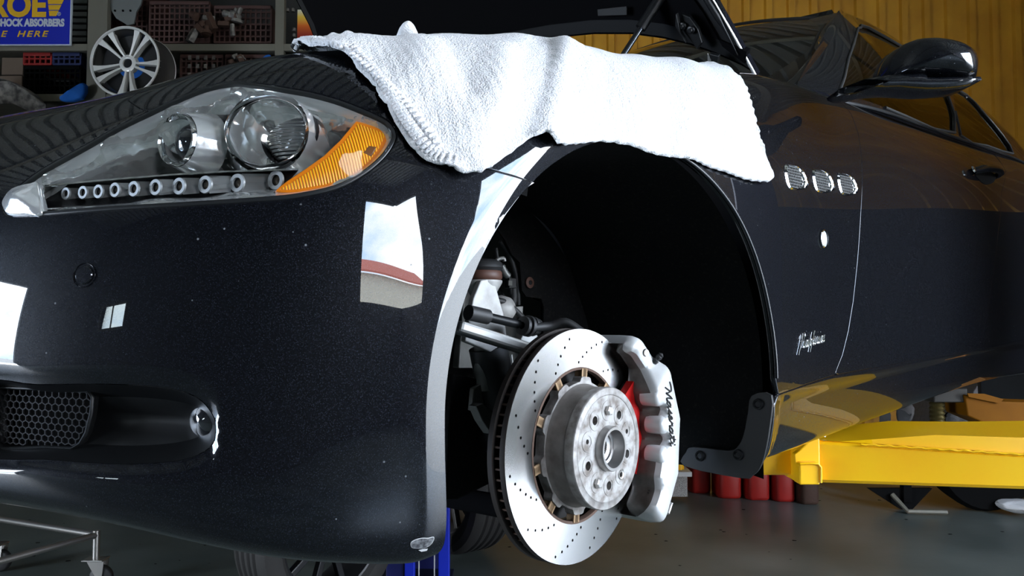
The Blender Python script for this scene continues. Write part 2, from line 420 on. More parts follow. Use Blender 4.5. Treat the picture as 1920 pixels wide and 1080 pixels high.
def patch(name, S, outer, m, parent, holes=(), step=.012, extra=None, off=0., skirt=.010, fn=None, kind=None, label=None, both=True, holeskirt=True):
    """a panel on guide surface S bounded by a (a,v) outline, with turned-in edges"""
    V, T, loops = cdt(outer, holes, step, extra)
    P = S.at(V); Nn = S.nrm(V)
    dd = fn(V, P, outer) if fn else 0
    P = P+Nn*(off+dd)[:, None] if fn else P+Nn*off
    P = [Vector(p) for p in P]; NN = [Vector(n) for n in Nn]
    F = []
    for t in T:
        a, b, c = (P[i] for i in t); g = (b-a).cross(c-a)
        F.append(tuple(int(q) for q in t) if g.dot(NN[t[0]]) > 0 else (int(t[0]), int(t[2]), int(t[1])))
    if fn:   # recompute vertex normals from triangles
        acc = [Vector((0, 0, 0)) for _ in P]
        for f in F:
            g = (P[f[1]]-P[f[0]]).cross(P[f[2]]-P[f[0]])
            for i in f: acc[i] += g
        NN = [a.normalized() if a.length > 0 else n for a, n in zip(acc, NN)]
    vs = list(P); ns = list(NN)
    if skirt:
        for li, l in enumerate(loops):
            if li and not holeskirt: continue
            l = [q for q in l if q >= 0]; n = len(l); k = len(vs); lat = []
            for i in range(n):
                tg = P[l[(i+1) % n]]-P[l[i-1]]; w = tg.cross(NN[l[i]])
                if w.length < 1e-9: w = Vector((0, 0, 1))
                lat.append(w.normalized())
            ctr = sum((P[i] for i in l), Vector())/n
            sg = sum(lat[i].dot(P[l[i]]-ctr) for i in range(n)); s_ = (1 if sg > 0 else -1)*(1 if li == 0 else -1)
            for i in range(n):
                w = lat[i]*s_; p = P[l[i]]; nn = NN[l[i]]
                vs += [p+w*.0012-nn*.0012, p+w*.0014-nn*skirt]; ns += [(nn+w).normalized(), w]
            for i in range(n):
                j = (i+1) % n; a, b = l[i], l[j]; q = [(a, b, k+2*j, k+2*i), (k+2*i, k+2*j, k+2*j+1, k+2*i+1)]
                for f in q:
                    g = (vs[f[1]]-vs[f[0]]).cross(vs[f[2]]-vs[f[1]])
                    F.append(f if g.dot(ns[f[3]]) > 0 else f[::-1])
    me = bpy.data.meshes.new(name); me.from_pydata(vs, [], F); me.update(); me.shade_smooth()
    try: me.normals_split_custom_set_from_vertices([tuple(n) for n in ns])
    except Exception as e: print('normals', e)
    return link(name, me, m, parent, kind=kind, label=label)

# body side and nose: stations (X, Y, heights above camera level, insets)
NOSE = ([-.205, -.180, -.12, -.03, .065, .14, .205, .265, .305, .335], [.07, .012, .0, .0, .010, .03, .07, .13, .24, .40])
ST = [(-.885, .80, *NOSE), (-.872, .60, *NOSE), (-.835, .40, *NOSE), (-.765, .21, *NOSE),
      (-.665, .045, [-.222, -.196, -.13, -.03, .068, .15, .222, .280, .322, .348], [.07, .012, 0, 0, .008, .026, .062, .12, .21, .36]),
      (-.545, -.060, [-.252, -.228, -.145, -.03, .07, .16, .240, .298, .334, .358], [.07, .010, 0, 0, .005, .018, .048, .10, .18, .33]),
      (-.41, -.118, [-.268, -.245, -.15, -.03, .08, .18, .255, .314, .350, .370], [.06, .010, 0, 0, .003, .013, .038, .085, .16, .30]),
      (-.26, -.142, [-.272, -.248, -.15, -.02, .09, .20, .282, .342, .380, .400], [.06, .010, 0, 0, .001, .008, .028, .072, .14, .28]),
      (-.05, -.150, [-.27, -.24, -.14, -.01, .105, .22, .308, .374, .411, .430], [.05, .012, 0, 0, 0, .006, .024, .062, .13, .26]),
      (.20, -.150, [-.265, -.235, -.135, 0, .115, .23, .325, .395, .446, .466], [.05, .014, 0, 0, 0, .004, .020, .055, .12, .25]),
      (.48, -.142, [-.262, -.23, -.13, 0, .12, .24, .34, .428, .495, .515], [.05, .018, .001, 0, 0, .003, .018, .050, .105, .22]),
      (.80, -.130, [-.25, -.222, -.122, 0, .125, .25, .36, .45, .524, .535], [.05, .022, .004, 0, 0, .003, .018, .048, .09, .17]),
      (1.20, -.132, [-.23, -.205, -.108, .01, .135, .265, .38, .468, .540, .549], [.05, .024, .005, 0, 0, .003, .016, .045, .085, .12]),
      (1.80, -.142, [-.20, -.18, -.085, .02, .145, .28, .40, .495, .572, .581], [.05, .026, .006, 0, 0, .003, .016, .045, .088, .12]),
      (2.40, -.140, [-.20, -.18, -.07, .03, .155, .30, .42, .53, .615, .624], [.05, .026, .006, 0, 0, .003, .016, .045, .088, .12]),
      (3.00, -.140, [-.20, -.18, -.06, .04, .165, .31, .44, .55, .645, .655], [.05, .026, .006, 0, 0, .003, .016, .05, .10, .20]),
      (3.60, -.10, [-.20, -.18, -.06, .04, .165, .31, .44, .55, .64, .66], [.05, .026, .006, 0, 0, .006, .03, .08, .2, .4]),
      (3.95, .02, [-.18, -.16, -.05, .05, .165, .30, .42, .52, .60, .62], [.06, .03, .01, 0, 0, .01, .04, .10, .25, .5]),
      (4.12, .30, [-.16, -.14, -.04, .06, .165, .30, .42, .50, .58, .60], [.06, .03, .01, 0, 0, .01, .04, .10, .25, .5]),
      (4.17, .80, [-.16, -.14, -.04, .06, .165, .30, .42, .50, .58, .60], [.06, .03, .01, 0, 0, .01, .04, .10, .25, .5])]
cx = np.array([[s[0], s[1]] for s in ST]); al = np.concatenate([[0], np.cumsum(np.linalg.norm(np.diff(cx, axis=0), axis=1))])
fxy = nspline(al, cx); fz = nspline(al, [s[2] for s in ST]); fi_ = nspline(al, [s[3] for s in ST])
DA, DV = .0045, .004
aa = np.arange(0, al[-1], DA); XY = fxy(aa); tg = np.gradient(XY, axis=0); tg /= np.linalg.norm(tg, axis=1, keepdims=True)
inn = np.stack([-tg[:, 1], tg[:, 0]], 1)    # inward normal
ZZ = fz(aa); II = fi_(aa)
vv = np.arange(0, .9+1e-6, DV); fv = nspline(np.arange(10)*.1, np.concatenate([ZZ.T, II.T], 1))(vv)
na_ = len(aa); zz = fv[:, :na_].T; ii = fv[:, na_:].T
T = np.stack([XY[:, 0:1]+inn[:, 0:1]*ii, XY[:, 1:2]+inn[:, 1:2]*ii, ZC+zz], 2)
BODY = Surf(T, 0, DA, 0, DV)
# wheel arch outline in X,z (side view)
AX, AZ, AR = -.0075, ZC-.1085, .3665
def arch_d(P):
    """distance outside the arch opening, in side view"""
    x = P[..., 0]-AX; z = P[..., 2]-AZ
    up_ = np.hypot(x, z)-AR; lo = np.abs(x)-AR*(1-.02*np.clip(-z/.14, 0, 1.2)**2)
    return np.where(z > 0, up_, lo)
# turned lip round the arch + flare, sill crease, bumper relief
Tm = BODY.T; Nn = BODY.Nn
d = arch_d(Tm); near = (np.abs(Tm[..., 0]-AX) < .7) & (Tm[..., 1] < .2)
w = np.where(near, np.clip(1-d/.021, 0, 1), 0); w2 = np.where(near, np.exp(-((d-.024)/.05)**2), 0)
front = np.clip((AX+.05-Tm[..., 0])/.12, 0, 1)
wl_ = .016+.014*front; w = np.where(near, np.clip(1-d/wl_, 0, 1), 0)
disp = -.0066*front*(w*w/(w+.22))*(d > -.03) + .003*w2*front
a_ = BODY.a0+np.arange(BODY.na)[:, None]*DA; v_ = np.arange(BODY.nv)[None, :]*DV
zrel = Tm[..., 2]-ZC; X_ = Tm[..., 0]
# sill crease behind the front wheel
crease = np.interp(X_, [.36, .8, 1.6, 2.6], [-.130, -.115, -.085, -.07])
side = np.clip((X_-.36)/.04, 0, 1)*np.clip((2.7-X_)/.1, 0, 1)
disp += side*(-.010*np.clip((crease-zrel)/.02, 0, 1))
BODY.T = Tm+Nn*disp[..., None]
# fog lamp recess lip: round the surface inwards near the opening outline (pixels traced on the bumper)
fog_px = [(-60, 722), (60, 721), (200, 720), (300, 727), (360, 743), (392, 773), (403, 806), (392, 840), (352, 862), (290, 872), (200, 874), (80, 866), (-60, 853)]
BODY.finish()
fog = crom(BODY.path(fog_px), 5, True)
Q = np.stack([np.broadcast_to(a_, X_.shape).ravel(), np.broadcast_to(v_, X_.shape).ravel()], 1)
sel = (Q[:, 0] < .9) & (Q[:, 1] < .45); dsel = pdist(Q[sel], fog); ins = inpoly(Q[sel], fog); dq = np.zeros(len(Q)); dq[sel] = np.where(ins, -.008, -.008*np.clip(1-dsel/.020, 0, 1)**2)
# crisp character line under the headlight and lower lip roll
BODY.T = BODY.T+BODY.Nn*dq.reshape(X_.shape)[..., None]
BODY.finish()
def af(px, py): return BODY.hit(px, py)
# ------------------------------------------------------------------ panel outlines
def along(S, pts, off): return [Vector(p)+Vector(n)*off for p, n in zip(S.at(np.array(pts)), S.nrm(np.array(pts)))]
def xz2av(x, z, lo=None, hi=None):
    lo = int(al[3]/DA) if lo is None else lo; hi = int(al[15]/DA) if hi is None else hi
    v = .3
    for _ in range(8):
        j = min(max(v/DV, 0), BODY.nv-1.001); jj = int(j)
        a = np.interp(x, BODY.T[lo:hi, jj, 0], a_[lo:hi, 0]); i = int(a/DA)
        v = np.interp(z, BODY.T[i, :, 2], v_[0])
    return np.array([a, v])
def arch_pts(t0, t1, n=40, off=0.):
    AR_ = AR+off
    """t: angle on the arch, 0 = front (nose side), pi = rear; <0 or >pi = down the legs (metres)"""
    out = []
    for t in np.linspace(t0, t1, n):
        if t < 0: x, z = AX-AR*(1-.02*min((-t/.14), 1.2)**2)-off, AZ+t
        elif t > PI: x, z = AX+AR*(1-.02*min((t-PI)/.14, 1.2)**2)+off, AZ-(t-PI)
        else: x, z = AX-AR_*math.cos(t), AZ+AR_*math.sin(t)
        out.append(xz2av(x, z))
    return out
def shrink(poly, d):
    P = np.array(poly); area = .5*np.sum(P[:, 0]*np.roll(P[:, 1], -1)-np.roll(P[:, 0], -1)*P[:, 1]); sg = 1 if area > 0 else -1
    t1 = P-np.roll(P, 1, 0); t2 = np.roll(P, -1, 0)-P
    n1 = np.stack([-t1[:, 1], t1[:, 0]], 1)*sg; n2 = np.stack([-t2[:, 1], t2[:, 0]], 1)*sg
    n1 /= np.linalg.norm(n1, axis=1, keepdims=True)+1e-9; n2 /= np.linalg.norm(n2, axis=1, keepdims=True)+1e-9
    m = n1+n2; m /= np.linalg.norm(m, axis=1, keepdims=True)+1e-9
    return P+m*d
VT = .86
HL_px = [(278, 208), (330, 184), (380, 164), (430, 153), (480, 155), (540, 164), (580, 171), (630, 184), (680, 203), (728, 226), (744, 250), (738, 272), (717, 300), (680, 330), (630, 355), (555, 371),
         (505, 376), (400, 383), (295, 389), (175, 396), (67, 404), (20, 404), (7, 396), (8, 378), (27, 355), (80, 315), (161, 270), (220, 236)]
HL = crom(BODY.path(HL_px), 4, True)     # 4 pts per segment
i_s1, i_s2 = 0, 10*4
up_arc = HL[i_s1:i_s2+1]; lo_arc = np.concatenate([HL[i_s2:], HL[:1]])
seam1 = BODY.path([(262, 203), (240, 188), (214, 176)])
a1 = seam1[-1][0]
seam2 = BODY.path([(765, 268), (850, 297), (910, 316), (960, 329), (1000, 343)])
arch_all = arch_pts(-.17, PI+.165, 110)
lipx = [p for o_ in (.003, .008, .014, .020, .026, .0300, .034) for p in arch_pts(-.15, PI*.62, 130, o_)]
s2e = min(range(len(arch_all)), key=lambda k: np.linalg.norm(arch_all[k]-seam2[-1]))
rear_k = min(range(60, len(arch_all)), key=lambda k: abs(BODY.at(arch_all[k])[0, 2]-(ZC-.128)))
sillseam = BODY.path([(1460, 740), (1510, 722), (1565, 704)])
doorF = BODY.path([(1567, 699), (1580, 665), (1591, 620), (1600, 565), (1608, 490), (1614, 400), (1616, 310), (1609, 250), (1596, 214)])
sill2 = BODY.path([(1572, 703), (1660, 686), (1746, 670), (1841, 655)])
doorR = BODY.path([(1843, 640), (1852, 585), (1862, 520), (1871, 440), (1878, 360), (1886, 320)])
VB = .80
aF = doorF[-1][0]-.03
aR = doorR[-1][0]+.01
aE = al[17]
G = .0016
CARLOC = (1.6, .8, .0)
car = thing('car', 'raised black-blue saloon car with open hood and no front wheel, held on a lift', 'car', (1.6, .8, ZC-.30))
bumper_poly = [np.array([.0, 0.]), *[np.array([a, 0.]) for a in np.linspace(.2, arch_all[0][0]-.004, 6)], *arch_all[:s2e], *seam2[::-1][0:-1], *lo_arc[0:-1], HL[0], *seam1, np.array([a1, VT]), np.array([0., VT])]
fogh = fog
patch('front_bumper', BODY, shrink(bumper_poly, G), 'car_paint', car, holes=[fogh], step=.0075, extra=lipx, label='black-blue bumper with a scraped lower corner')
fender_poly = [np.array([a1, VT]), *seam1[::-1], *up_arc, *seam2, *arch_all[s2e:rear_k], *sillseam, *doorF, np.array([aF, VB]), np.array([aF-.02, VT])]
patch('fender', BODY, shrink(fender_poly, G), 'car_paint', car, step=.0075, extra=lipx+[p_ for o_ in (.003, .007, .012, .018) for p_ in shrink(fog, -o_)])
MB().tube(along(BODY, arch_all[58:rear_k], .001), .0042, 8).build('arch_lip', 'car_paint', car, smooth=60)
aS = xz2av(2.66, ZC-.1)[0]
sill_poly = [*arch_all[rear_k+1:], np.array([arch_all[-1][0]+.01, .0]), np.array([aS, 0.]), np.array([aS, sill2[-1][1]+.01]), *sill2[::-1], *sillseam[::-1]]
patch('side_skirt', BODY, shrink(sill_poly, G), 'car_paint', car, step=.014)
doorf_poly = [*doorF, np.array([aF, VB]), *[np.array([a, VB]) for a in np.linspace(aF+.1, aR-.02, 8)], *doorR[::-1], *sill2[::-1][0:]]
patch('front_door', BODY, shrink(doorf_poly, G), 'car_paint', car, step=.014)
RX, RZ, RR = 3.06, ZC-.19, .37
rarch = [xz2av(RX-RR*math.cos(t), RZ+RR*math.sin(t)) for t in np.linspace(0, PI, 24)]
arr = xz2av(RX-RR, ZC-.2)[0]; arr2 = xz2av(RX+RR, ZC-.2)[0]
rd_poly = [*sill2[-1:], *doorR, np.array([aR, VB]), *[np.array([a, VB]) for a in np.linspace(aR+.1, al[16], 6)], np.array([aE, VT]), np.array([aE, 0.]), np.array([arr2, 0.]), *rarch[::-1], np.array([arr, .0]) , np.array([aS+.002, 0.]), np.array([aS, sill2[-1][1]+.01])]
patch('rear_quarter', BODY, shrink(rd_poly, G), 'car_paint', car, step=.02)
# dark inner structure behind the panel gaps
seamback = []
def strip(pts, w=.012):
    P = np.array(pts); t = np.gradient(P, axis=0); n = np.stack([-t[:, 1], t[:, 0]], 1); n /= np.linalg.norm(n, axis=1, keepdims=True)+1e-9
    return [*(P+n*w), *(P-n*w)[::-1]]
sb = MB()
for sp in (seam1+[np.array([a1, VT])], seam2, sillseam+sill2, doorF+[np.array([aF, VB])], doorR):
    P = np.array(sp); t = np.gradient(P, axis=0); n = np.stack([-t[:, 1], t[:, 0]], 1); n /= np.linalg.norm(n, axis=1, keepdims=True)+1e-9
    rows = []
    for w_ in (-.014, .014):
        q = P+n*w_; rows.append([Vector(p)-Vector(m_)*.009 for p, m_ in zip(BODY.at(q), BODY.nrm(q))])
    sb.grid(rows)
sb.build('seam_backing', 'gap_black', car, kind='stuff')
# far side, underside, engine bay edge
Tm_ = BODY.T[::24, ::6].copy(); Tm_[..., 1] = 1.6-Tm_[..., 1]
MB().grid([[Vector(p) for p in r] for r in Tm_[:-8]]).build('far_body_side', 'car_paint', car, smooth=60)
fp = MB()
fp.box((2.3, .8, ZC-.20), (3.2, 1.5, .04)); fp.box((-.05, .80, ZC-.19), (1.4, .60, .05)); fp.box((.55, .30, ZC-.06), (.06, .7, .30)); fp.box((.55, 1.3, ZC-.06), (.06, .5, .30))
fp.build('floor_pan', 'felt_black', car)
eb = MB(); eb.box((-.30, .45, ZC+.22), (.70, .5, .04)); eb.box((.70, .8, ZC+.30), (.04, 1.5, .40)); eb.box((-.62, .8, ZC+.02), (.05, .95, .34)); eb.box((-.1, .8, ZC+.12), (.8, .7, .22))
eb.build('engine_bay', 'hood_inner', car)
gut = BODY.T[int(a1/DA):int(al[10]/DA):20, int(VT/DV)]
MB().grid([[Vector(p) for p in gut], [Vector(p)+Vector((.01, .05, -.05)) for p in gut], [Vector(p)+Vector((.01, .06, -.14)) for p in gut]]).build('gutter_panel', 'satin_black', car, smooth=60)
# scraped bumper corner
scr = crom(BODY.path([(771, 1018), (775, 1014), (782, 1011), (792, 1009), (803, 1009), (812, 1007), (811, 1014), (806, 1021), (797, 1026), (784, 1027), (773, 1026)]), 3, True)
patch('scrape_edge', BODY, shrink(scr, -.0009), 'scrape_edge', car, step=.003, off=.0005, skirt=0)
patch('scrape_edge', BODY, BODY.path([(784, 1031), (792, 1029), (802, 1028), (800, 1032), (790, 1034)]), 'scrape_edge', car, step=.003, off=.0005, skirt=0)
SW = patch('scrape_mark', BODY, scr, 'scrape', car, step=.003, off=.0009, skirt=0)

# ------------------------------------------------------------------ headlight
lamp = patch('headlight', BODY, shrink(HL, .002), 'headlight_seal', car, holes=[shrink(HL, .0045)], step=.010, skirt=.02, label='clear headlight unit with amber corner lens')
HI = shrink(HL, .0045)
def smooth01(x): x = np.clip(x, 0, 1); return x*x*(3-2*x)
lens_clip = [p for p in HI]
tip_px = [(10, 392), (9, 378), (27, 356), (62, 346), (74, 348), (79, 401), (50, 402), (20, 402)]
tipp = crom(BODY.path(tip_px), 3, True)
lens = patch('clear_lens', BODY, HI, 'clear_lens', lamp, step=.012, skirt=.006, off=.0005,
      fn=lambda V, P, o: .006*smooth01(pdist(V, o)/.04))
bowl = patch('reflector_bowl', BODY, shrink(HL, .006), 'reflector', lamp, step=.008, skirt=0,
      fn=lambda V, P, o: -.008-.062*smooth01(pdist(V, o)/.055)+.004*np.sin(V[:, 0]*60+V[:, 1]*45))
# chrome inner bezel following the lens edge
bz = MB(); r0 = along(BODY, shrink(HL, .005), -.004); r1 = along(BODY, shrink(HL, .0135), -.010); r2 = along(BODY, shrink(HL, .016), -.026)
bz.grid([r+[r[0]] for r in (r0, r1, r2)]).build('chrome_bezel', 'chrome_soft', lamp, smooth=50)
patch('chrome_tip', BODY, shrink(tipp, .001), 'chrome_soft', lamp, step=.006, off=.0035, skirt=.012, fn=lambda V, P, o: .006*smooth01(pdist(V, o)/.02))
# amber corner
amb_px = [(516, 353), (540, 335), (575, 312), (610, 287), (640, 258), (658, 236), (670, 221), (700, 230), (728, 242), (729, 252), (718, 276), (700, 300), (675, 322), (645, 338), (610, 348), (560, 356)]
amb = BODY.path(amb_px)
ta = Vector(BODY.at(BODY.hit(700, 270))[0]-BODY.at(BODY.hit(560, 345))[0]); tz = Vector((0, 0, 1)); 
q0 = Vector(BODY.at(BODY.hit(600, 320))[0]); q1 = Vector(BODY.at(BODY.hit(606, 345))[0]); rd = (q1-q0).normalized()
nn_ = Vector(BODY.nrm(BODY.hit(640, 300))[0]); wd_ = rd.cross(nn_).normalized()
t = am.node_tree; b = t.nodes['Principled BSDF']; c = N(t, 'ShaderNodeTexCoord')
dp = N(t, 'ShaderNodeVectorMath', operation='DOT_PRODUCT'); L(t, c.outputs['Object'], dp.inputs[0]); dp.inputs[1].default_value = wd_
ml = N(t, 'ShaderNodeMath', operation='MULTIPLY'); L(t, dp.outputs['Value'], ml.inputs[0]); ml.inputs[1].default_value = 2*PI/.0031
sn = N(t, 'ShaderNodeMath', operation='SINE'); L(t, ml.outputs[0], sn.inputs[0])
ma = N(t, 'ShaderNodeMath', operation='MULTIPLY_ADD'); L(t, sn.outputs[0], ma.inputs[0]); ma.inputs[1].default_value = .5; ma.inputs[2].default_value = .5
L(t, ramp(t, ma.outputs[0], [(.10, (.80, .16, .002)), (.5, (1.0, .38, .004)), (1, (1.0, .52, .02))]), b.inputs['Base Color'])
bu = N(t, 'ShaderNodeBump', _Strength=.8, _Distance=.001); L(t, ma.outputs[0], bu.inputs['Height']); L(t, bu.outputs[0], b.inputs['Normal'])
mat('amber_rim', (.85, .22, .004), .3, 0, coat=0)
mat('amber_dark', (.16, .05, .004), .4, 0)
patch('turn_signal', BODY, amb, 'amber_rim', lamp, step=.008, off=-.007, skirt=.012)
patch('amber_lens', BODY, shrink(amb, .0045), 'amber_lens', lamp, step=.008, off=-.0062, skirt=.001, fn=lambda V, P, o: .002*smooth01(pdist(V, o)/.012))
patch('amber_bulb_slot', BODY, BODY.path([(662, 265), (706, 272), (697, 287), (668, 279)]), 'amber_dark', lamp, step=.008, off=-.0045, skirt=.001)
# projector bowls
def ring_unit(name, ctr, axis, r, depth, rim, m_in):
    axis = Vector(axis).normalized(); k = MB()
    k.lathe([(r+rim, -.010), (r+rim, .001), (r+rim*.6, .004), (r, .001), (r-.001, -.004)], ctr, axis, 56)
    o = k.build(name, 'chrome', lamp, smooth=50)
    if r > .04:
        for v_ in o.data.vertices: v_.co.z = ctr.z+(v_.co.z-ctr.z)*.86
    k2 = MB(); prof = [(r-.001, -.003)]+[(r*math.cos(q), -.003-depth*math.sin(q)) for q in np.linspace(.2, 1.5, 9)]
    k2.lathe(prof, ctr, axis, 48).build(name.replace('ring', 'bowl'), m_in, lamp, smooth=60)
    return o
mat('lamp_chrome', (.78, .79, .79), .07, .72)
def rp3(px, py, d_): return BODY.p3(px, py, 0)+ray(px, py)*d_
bc = rp3(499, 246, .032); bax = (-.74, -.66, .03)
ring_unit('projector_ring', bc, bax, .0435, .055, .0032, 'lamp_chrome')
fl = mat('fluted_lens', (.55, .56, .56), .14, .55)
t = fl.node_tree; c = N(t, 'ShaderNodeTexCoord'); s = N(t, 'ShaderNodeSeparateXYZ'); L(t, c.outputs['Object'], s.inputs[0])
ml = N(t, 'ShaderNodeMath', operation='MULTIPLY'); L(t, s.outputs['Z'], ml.inputs[0]); ml.inputs[1].default_value = 2*PI/.0040
sn = N(t, 'ShaderNodeMath', operation='SINE'); L(t, ml.outputs[0], sn.inputs[0])
bu = N(t, 'ShaderNodeBump', _Strength=1.0, _Distance=.0016); L(t, sn.outputs[0], bu.inputs['Height']); L(t, bu.outputs[0], t.nodes['Principled BSDF'].inputs['Normal'])
lc = rp3(540, 250, .052); lax = Vector((-.90, -.43, .02)).normalized()
MB().lathe([(.0005, .008), (.010, .0075), (.020, .005), (.028, .001), (.033, -.006)], lc, lax, 48).build('fluted_lens', 'fluted_lens', lamp, smooth=60)
MB().lathe([(.034, -.012), (.036, -.006), (.0375, .0), (.0365, .003), (.0335, -.004)], lc-lax*.003+Vector((-.0, 0, 0)), lax, 48).build('lens_holder', 'lamp_dark', lamp, smooth=50)
sc_ = rp3(333, 262, .036); sax = (-.97, -.26, .02)
ring_unit('low_beam_ring', sc_, sax, .0265, .03, .0028, 'lamp_chrome')
mat('projector_glass', (.02, .022, .025), .02, .0, coat=1.0, spec=.9)
MB().lathe([(.0003, .006), (.008, .005), (.015, .001), (.021, -.006), (.0235, -.012)], sc_-Vector(sax).normalized()*.008, sax, 40).build('projector_glass', 'projector_glass', lamp, smooth=80)
# curved chrome shrouds round the bowls and the outer chamber divider
def shroud(name, ctr, axis, r, a0_, a1_, d0, d1, k=1.12):
    axis = Vector(axis).normalized(); x, y, _ = frame(axis); rows = []
    for j, q in enumerate(np.linspace(0, 1, 5)):
        rr = r*(1+(k-1)*q); rows.append([ctr+axis*(d0+(d1-d0)*q)+x*(rr*math.cos(t_))+y*(rr*math.sin(t_)) for t_ in np.linspace(a0_, a1_, 30)])
    MB().grid(rows).build(name, 'chrome_soft', lamp, smooth=60)
shroud('bowl_shroud', bc, bax, .047, 0, 2*PI, -.002, -.04, 1.35)
shroud('low_beam_shroud', sc_, sax, .030, 0, 2*PI, -.002, -.035, 1.3)
# led strip: shelf, end window and ten cells
led_top = [(84, 350), (150, 343), (230, 336), (320, 329), (420, 323), (520, 320), (560, 318)]
led_bot = [(84, 392), (150, 389), (230, 384), (320, 378), (420, 372), (500, 364), (530, 352)]
def lp3(px, py, off): return rp3(px, py, -off*1.35)
sh = MB(); sh.grid([[lp3(x, y-3, -.010) for x, y in led_top], [lp3(x, y, -.009) for x, y in led_top], [lp3(x, y+1, -.03) for x, y in led_top]])
sh.build('led_shelf', 'chrome', lamp, smooth=30)
sh = MB(); sh.grid([[lp3(x, y+1, -.009) for x, y in led_bot], [lp3(x, y-1, -.010) for x, y in led_bot], [lp3(x, y-3, -.03) for x, y in led_bot]])
sh.build('led_sill', 'chrome_soft', lamp, smooth=30)
bk = MB(); bk.grid([[lp3(x, y+1, -.027) for x, y in led_top], [lp3(x, y, -.027) for x, y in led_bot]]); bk.build('led_backing', 'lamp_dark', lamp)
leds = [(124, 363), (156, 361), (185, 359), (216, 356), (251, 354), (292, 351), (336, 349), (385, 346), (445, 343), (517, 338)]
for k, (x, y) in enumerate(leds):
    hh = 11+k*.95; ww = 5.5+k*.75; nx_ = (leds[k+1][0] if k < 9 else 545)
    cc = lp3(x, y, -.014); r_ = (lp3(x, y-hh, -.014)-lp3(x, y+hh, -.014)).length/2
    ax_ = Vector((-.93, -.36, 0)).normalized()
    k1 = MB(); k1.lathe([(r_*.50, -.001), (r_*.52, .001), (r_*.86, .001), (r_*.9, -.001)], cc, ax_, 20)
    o = k1.build('led_cell', 'led_frame', lamp, smooth=40)
    if k < 9:
        m2 = MB(); w1 = nx_-ww-1
        rows = [[lp3(x+ww*.7, y+hh*f, -.015-.008*(1-abs(f))), lp3(w1, y-1+hh*f*.9, -.022-.003*(1-abs(f)))] for f in np.linspace(-.95, .95, 7)]
        m2.grid(rows).build('led_pocket', 'lamp_chrome' if k % 2 else 'led_frame', lamp, smooth=60)
    MB().lathe([(.0003, .0), (r_*.5, -.002)], cc-ax_*.001, ax_, 16).build('led', 'led_face', lamp, smooth=60)
# ------------------------------------------------------------------ fog lamp recess, mesh grille
fin = shrink(fogh, .001)
rc = MB(); L0 = along(BODY, fin, .0); L1 = along(BODY, shrink(fogh, .006), -.012); L2 = along(BODY, shrink(fogh, .016), -.030)
rc.grid([l+[l[0]] for l in (L0, L1, L2)]); fogr = rc.build('fog_lamp_recess', 'satin_black', car, smooth=50)
patch('recess_back', BODY, shrink(fogh, .013), 'satin_black', fogr, step=.012, skirt=0, fn=lambda V, P, o: -.030-.018*smooth01(pdist(V, o)/.03))
gr_px = [(-58, 735), (0, 731), (80, 733), (138, 737), (147, 750), (144, 780), (134, 818), (122, 838), (105, 848), (50, 845), (-58, 838)]
grp = BODY.path(gr_px)
grille_base = patch('grille_backing', BODY, grp, 'gap_black', fogr, step=.02, off=-.030, skirt=0)
rim = along(BODY, grp, -.021); MB().tube(rim, .0022, 6, closed=True).build('grille_rim', 'satin_black', fogr, smooth=60)
def hexmesh(inside, o0, e1, e2, size, wall, mapf, thick=.002):
    """honeycomb of real walls: mapf turns (u, w) into a 3D point + normal"""
    k = MB(); rows = int(1/size)+2; 
    R = size/math.sqrt(3)
    for r in range(-1, int(e2/(1.5*R))+2):
        for c in range(-1, int(e1/size)+2):
            cx_ = c*size+(size/2 if r % 2 else 0); cy_ = r*1.5*R
            for q in (0, 1, 2):
                a0_ = math.radians(30+60*q); a1_ = math.radians(90+60*q)
                p = (cx_+R*math.cos(a0_), cy_+R*math.sin(a0_)); s_ = (cx_+R*math.cos(a1_), cy_+R*math.sin(a1_))
                if not (inside(p) and inside(s_)): continue
                A, nA = mapf(*p); B, nB = mapf(*s_); dr = (B-A).normalized().cross(nA)*wall/2
                k.add([A-dr, A+dr, B+dr, B-dr, A-dr-nA*thick, A+dr-nA*thick, B+dr-nB*thick, B-dr-nB*thick], [(0, 1, 2, 3), (0, 4, 5, 1), (3, 2, 6, 7), (1, 5, 6, 2), (0, 3, 7, 4)])
    return k
gp = np.array(grp); g0 = gp.min(0); g1 = gp.max(0)
def gmap(u, w_): q = np.array([g0[0]+u, g0[1]+w_]); n_ = Vector(BODY.nrm(q)[0]); return Vector(BODY.at(q)[0])-n_*.021, n_
mat('grille_wire', (.010, .010, .011), .6, 0, spec=.12)
hexmesh(lambda p: inpoly(np.array([[g0[0]+p[0], g0[1]+p[1]]]), gp)[0], 0, g1[0]-g0[0], g1[1]-g0[1], .0088, .0012, gmap).build('mesh_grille', 'grille_wire', fogr, kind='stuff')
fc = BODY.p3(345, 798, -.030)
MB().lathe([(.0003, .012), (.012, .010), (.022, .003), (.030, -.008), (.034, -.02)], fc+Vector((.012, -.002, 0)), (-.93, -.37, 0), 40).build('fog_lamp', 'projector_glass', fogr, smooth=80)
MB().lathe([(.033, .002), (.036, .003), (.037, -.01)], fc+Vector((.012, -.002, 0)), (-.93, -.37, 0), 40).build('fog_lamp_ring', 'lamp_dark', fogr, smooth=50)
# parking sensor
ps = BODY.p3(158, 516, .0); pn = Vector(BODY.nrm(BODY.hit(158, 516))[0])
MB().lathe([(.0003, .0015), (.0085, .0014), (.0095, .0005), (.0098, -.003), (.0112, -.001), (.0125, .0008), (.0128, -.003)], ps, pn, 32).build('parking_sensor', 'car_paint', car, smooth=40)
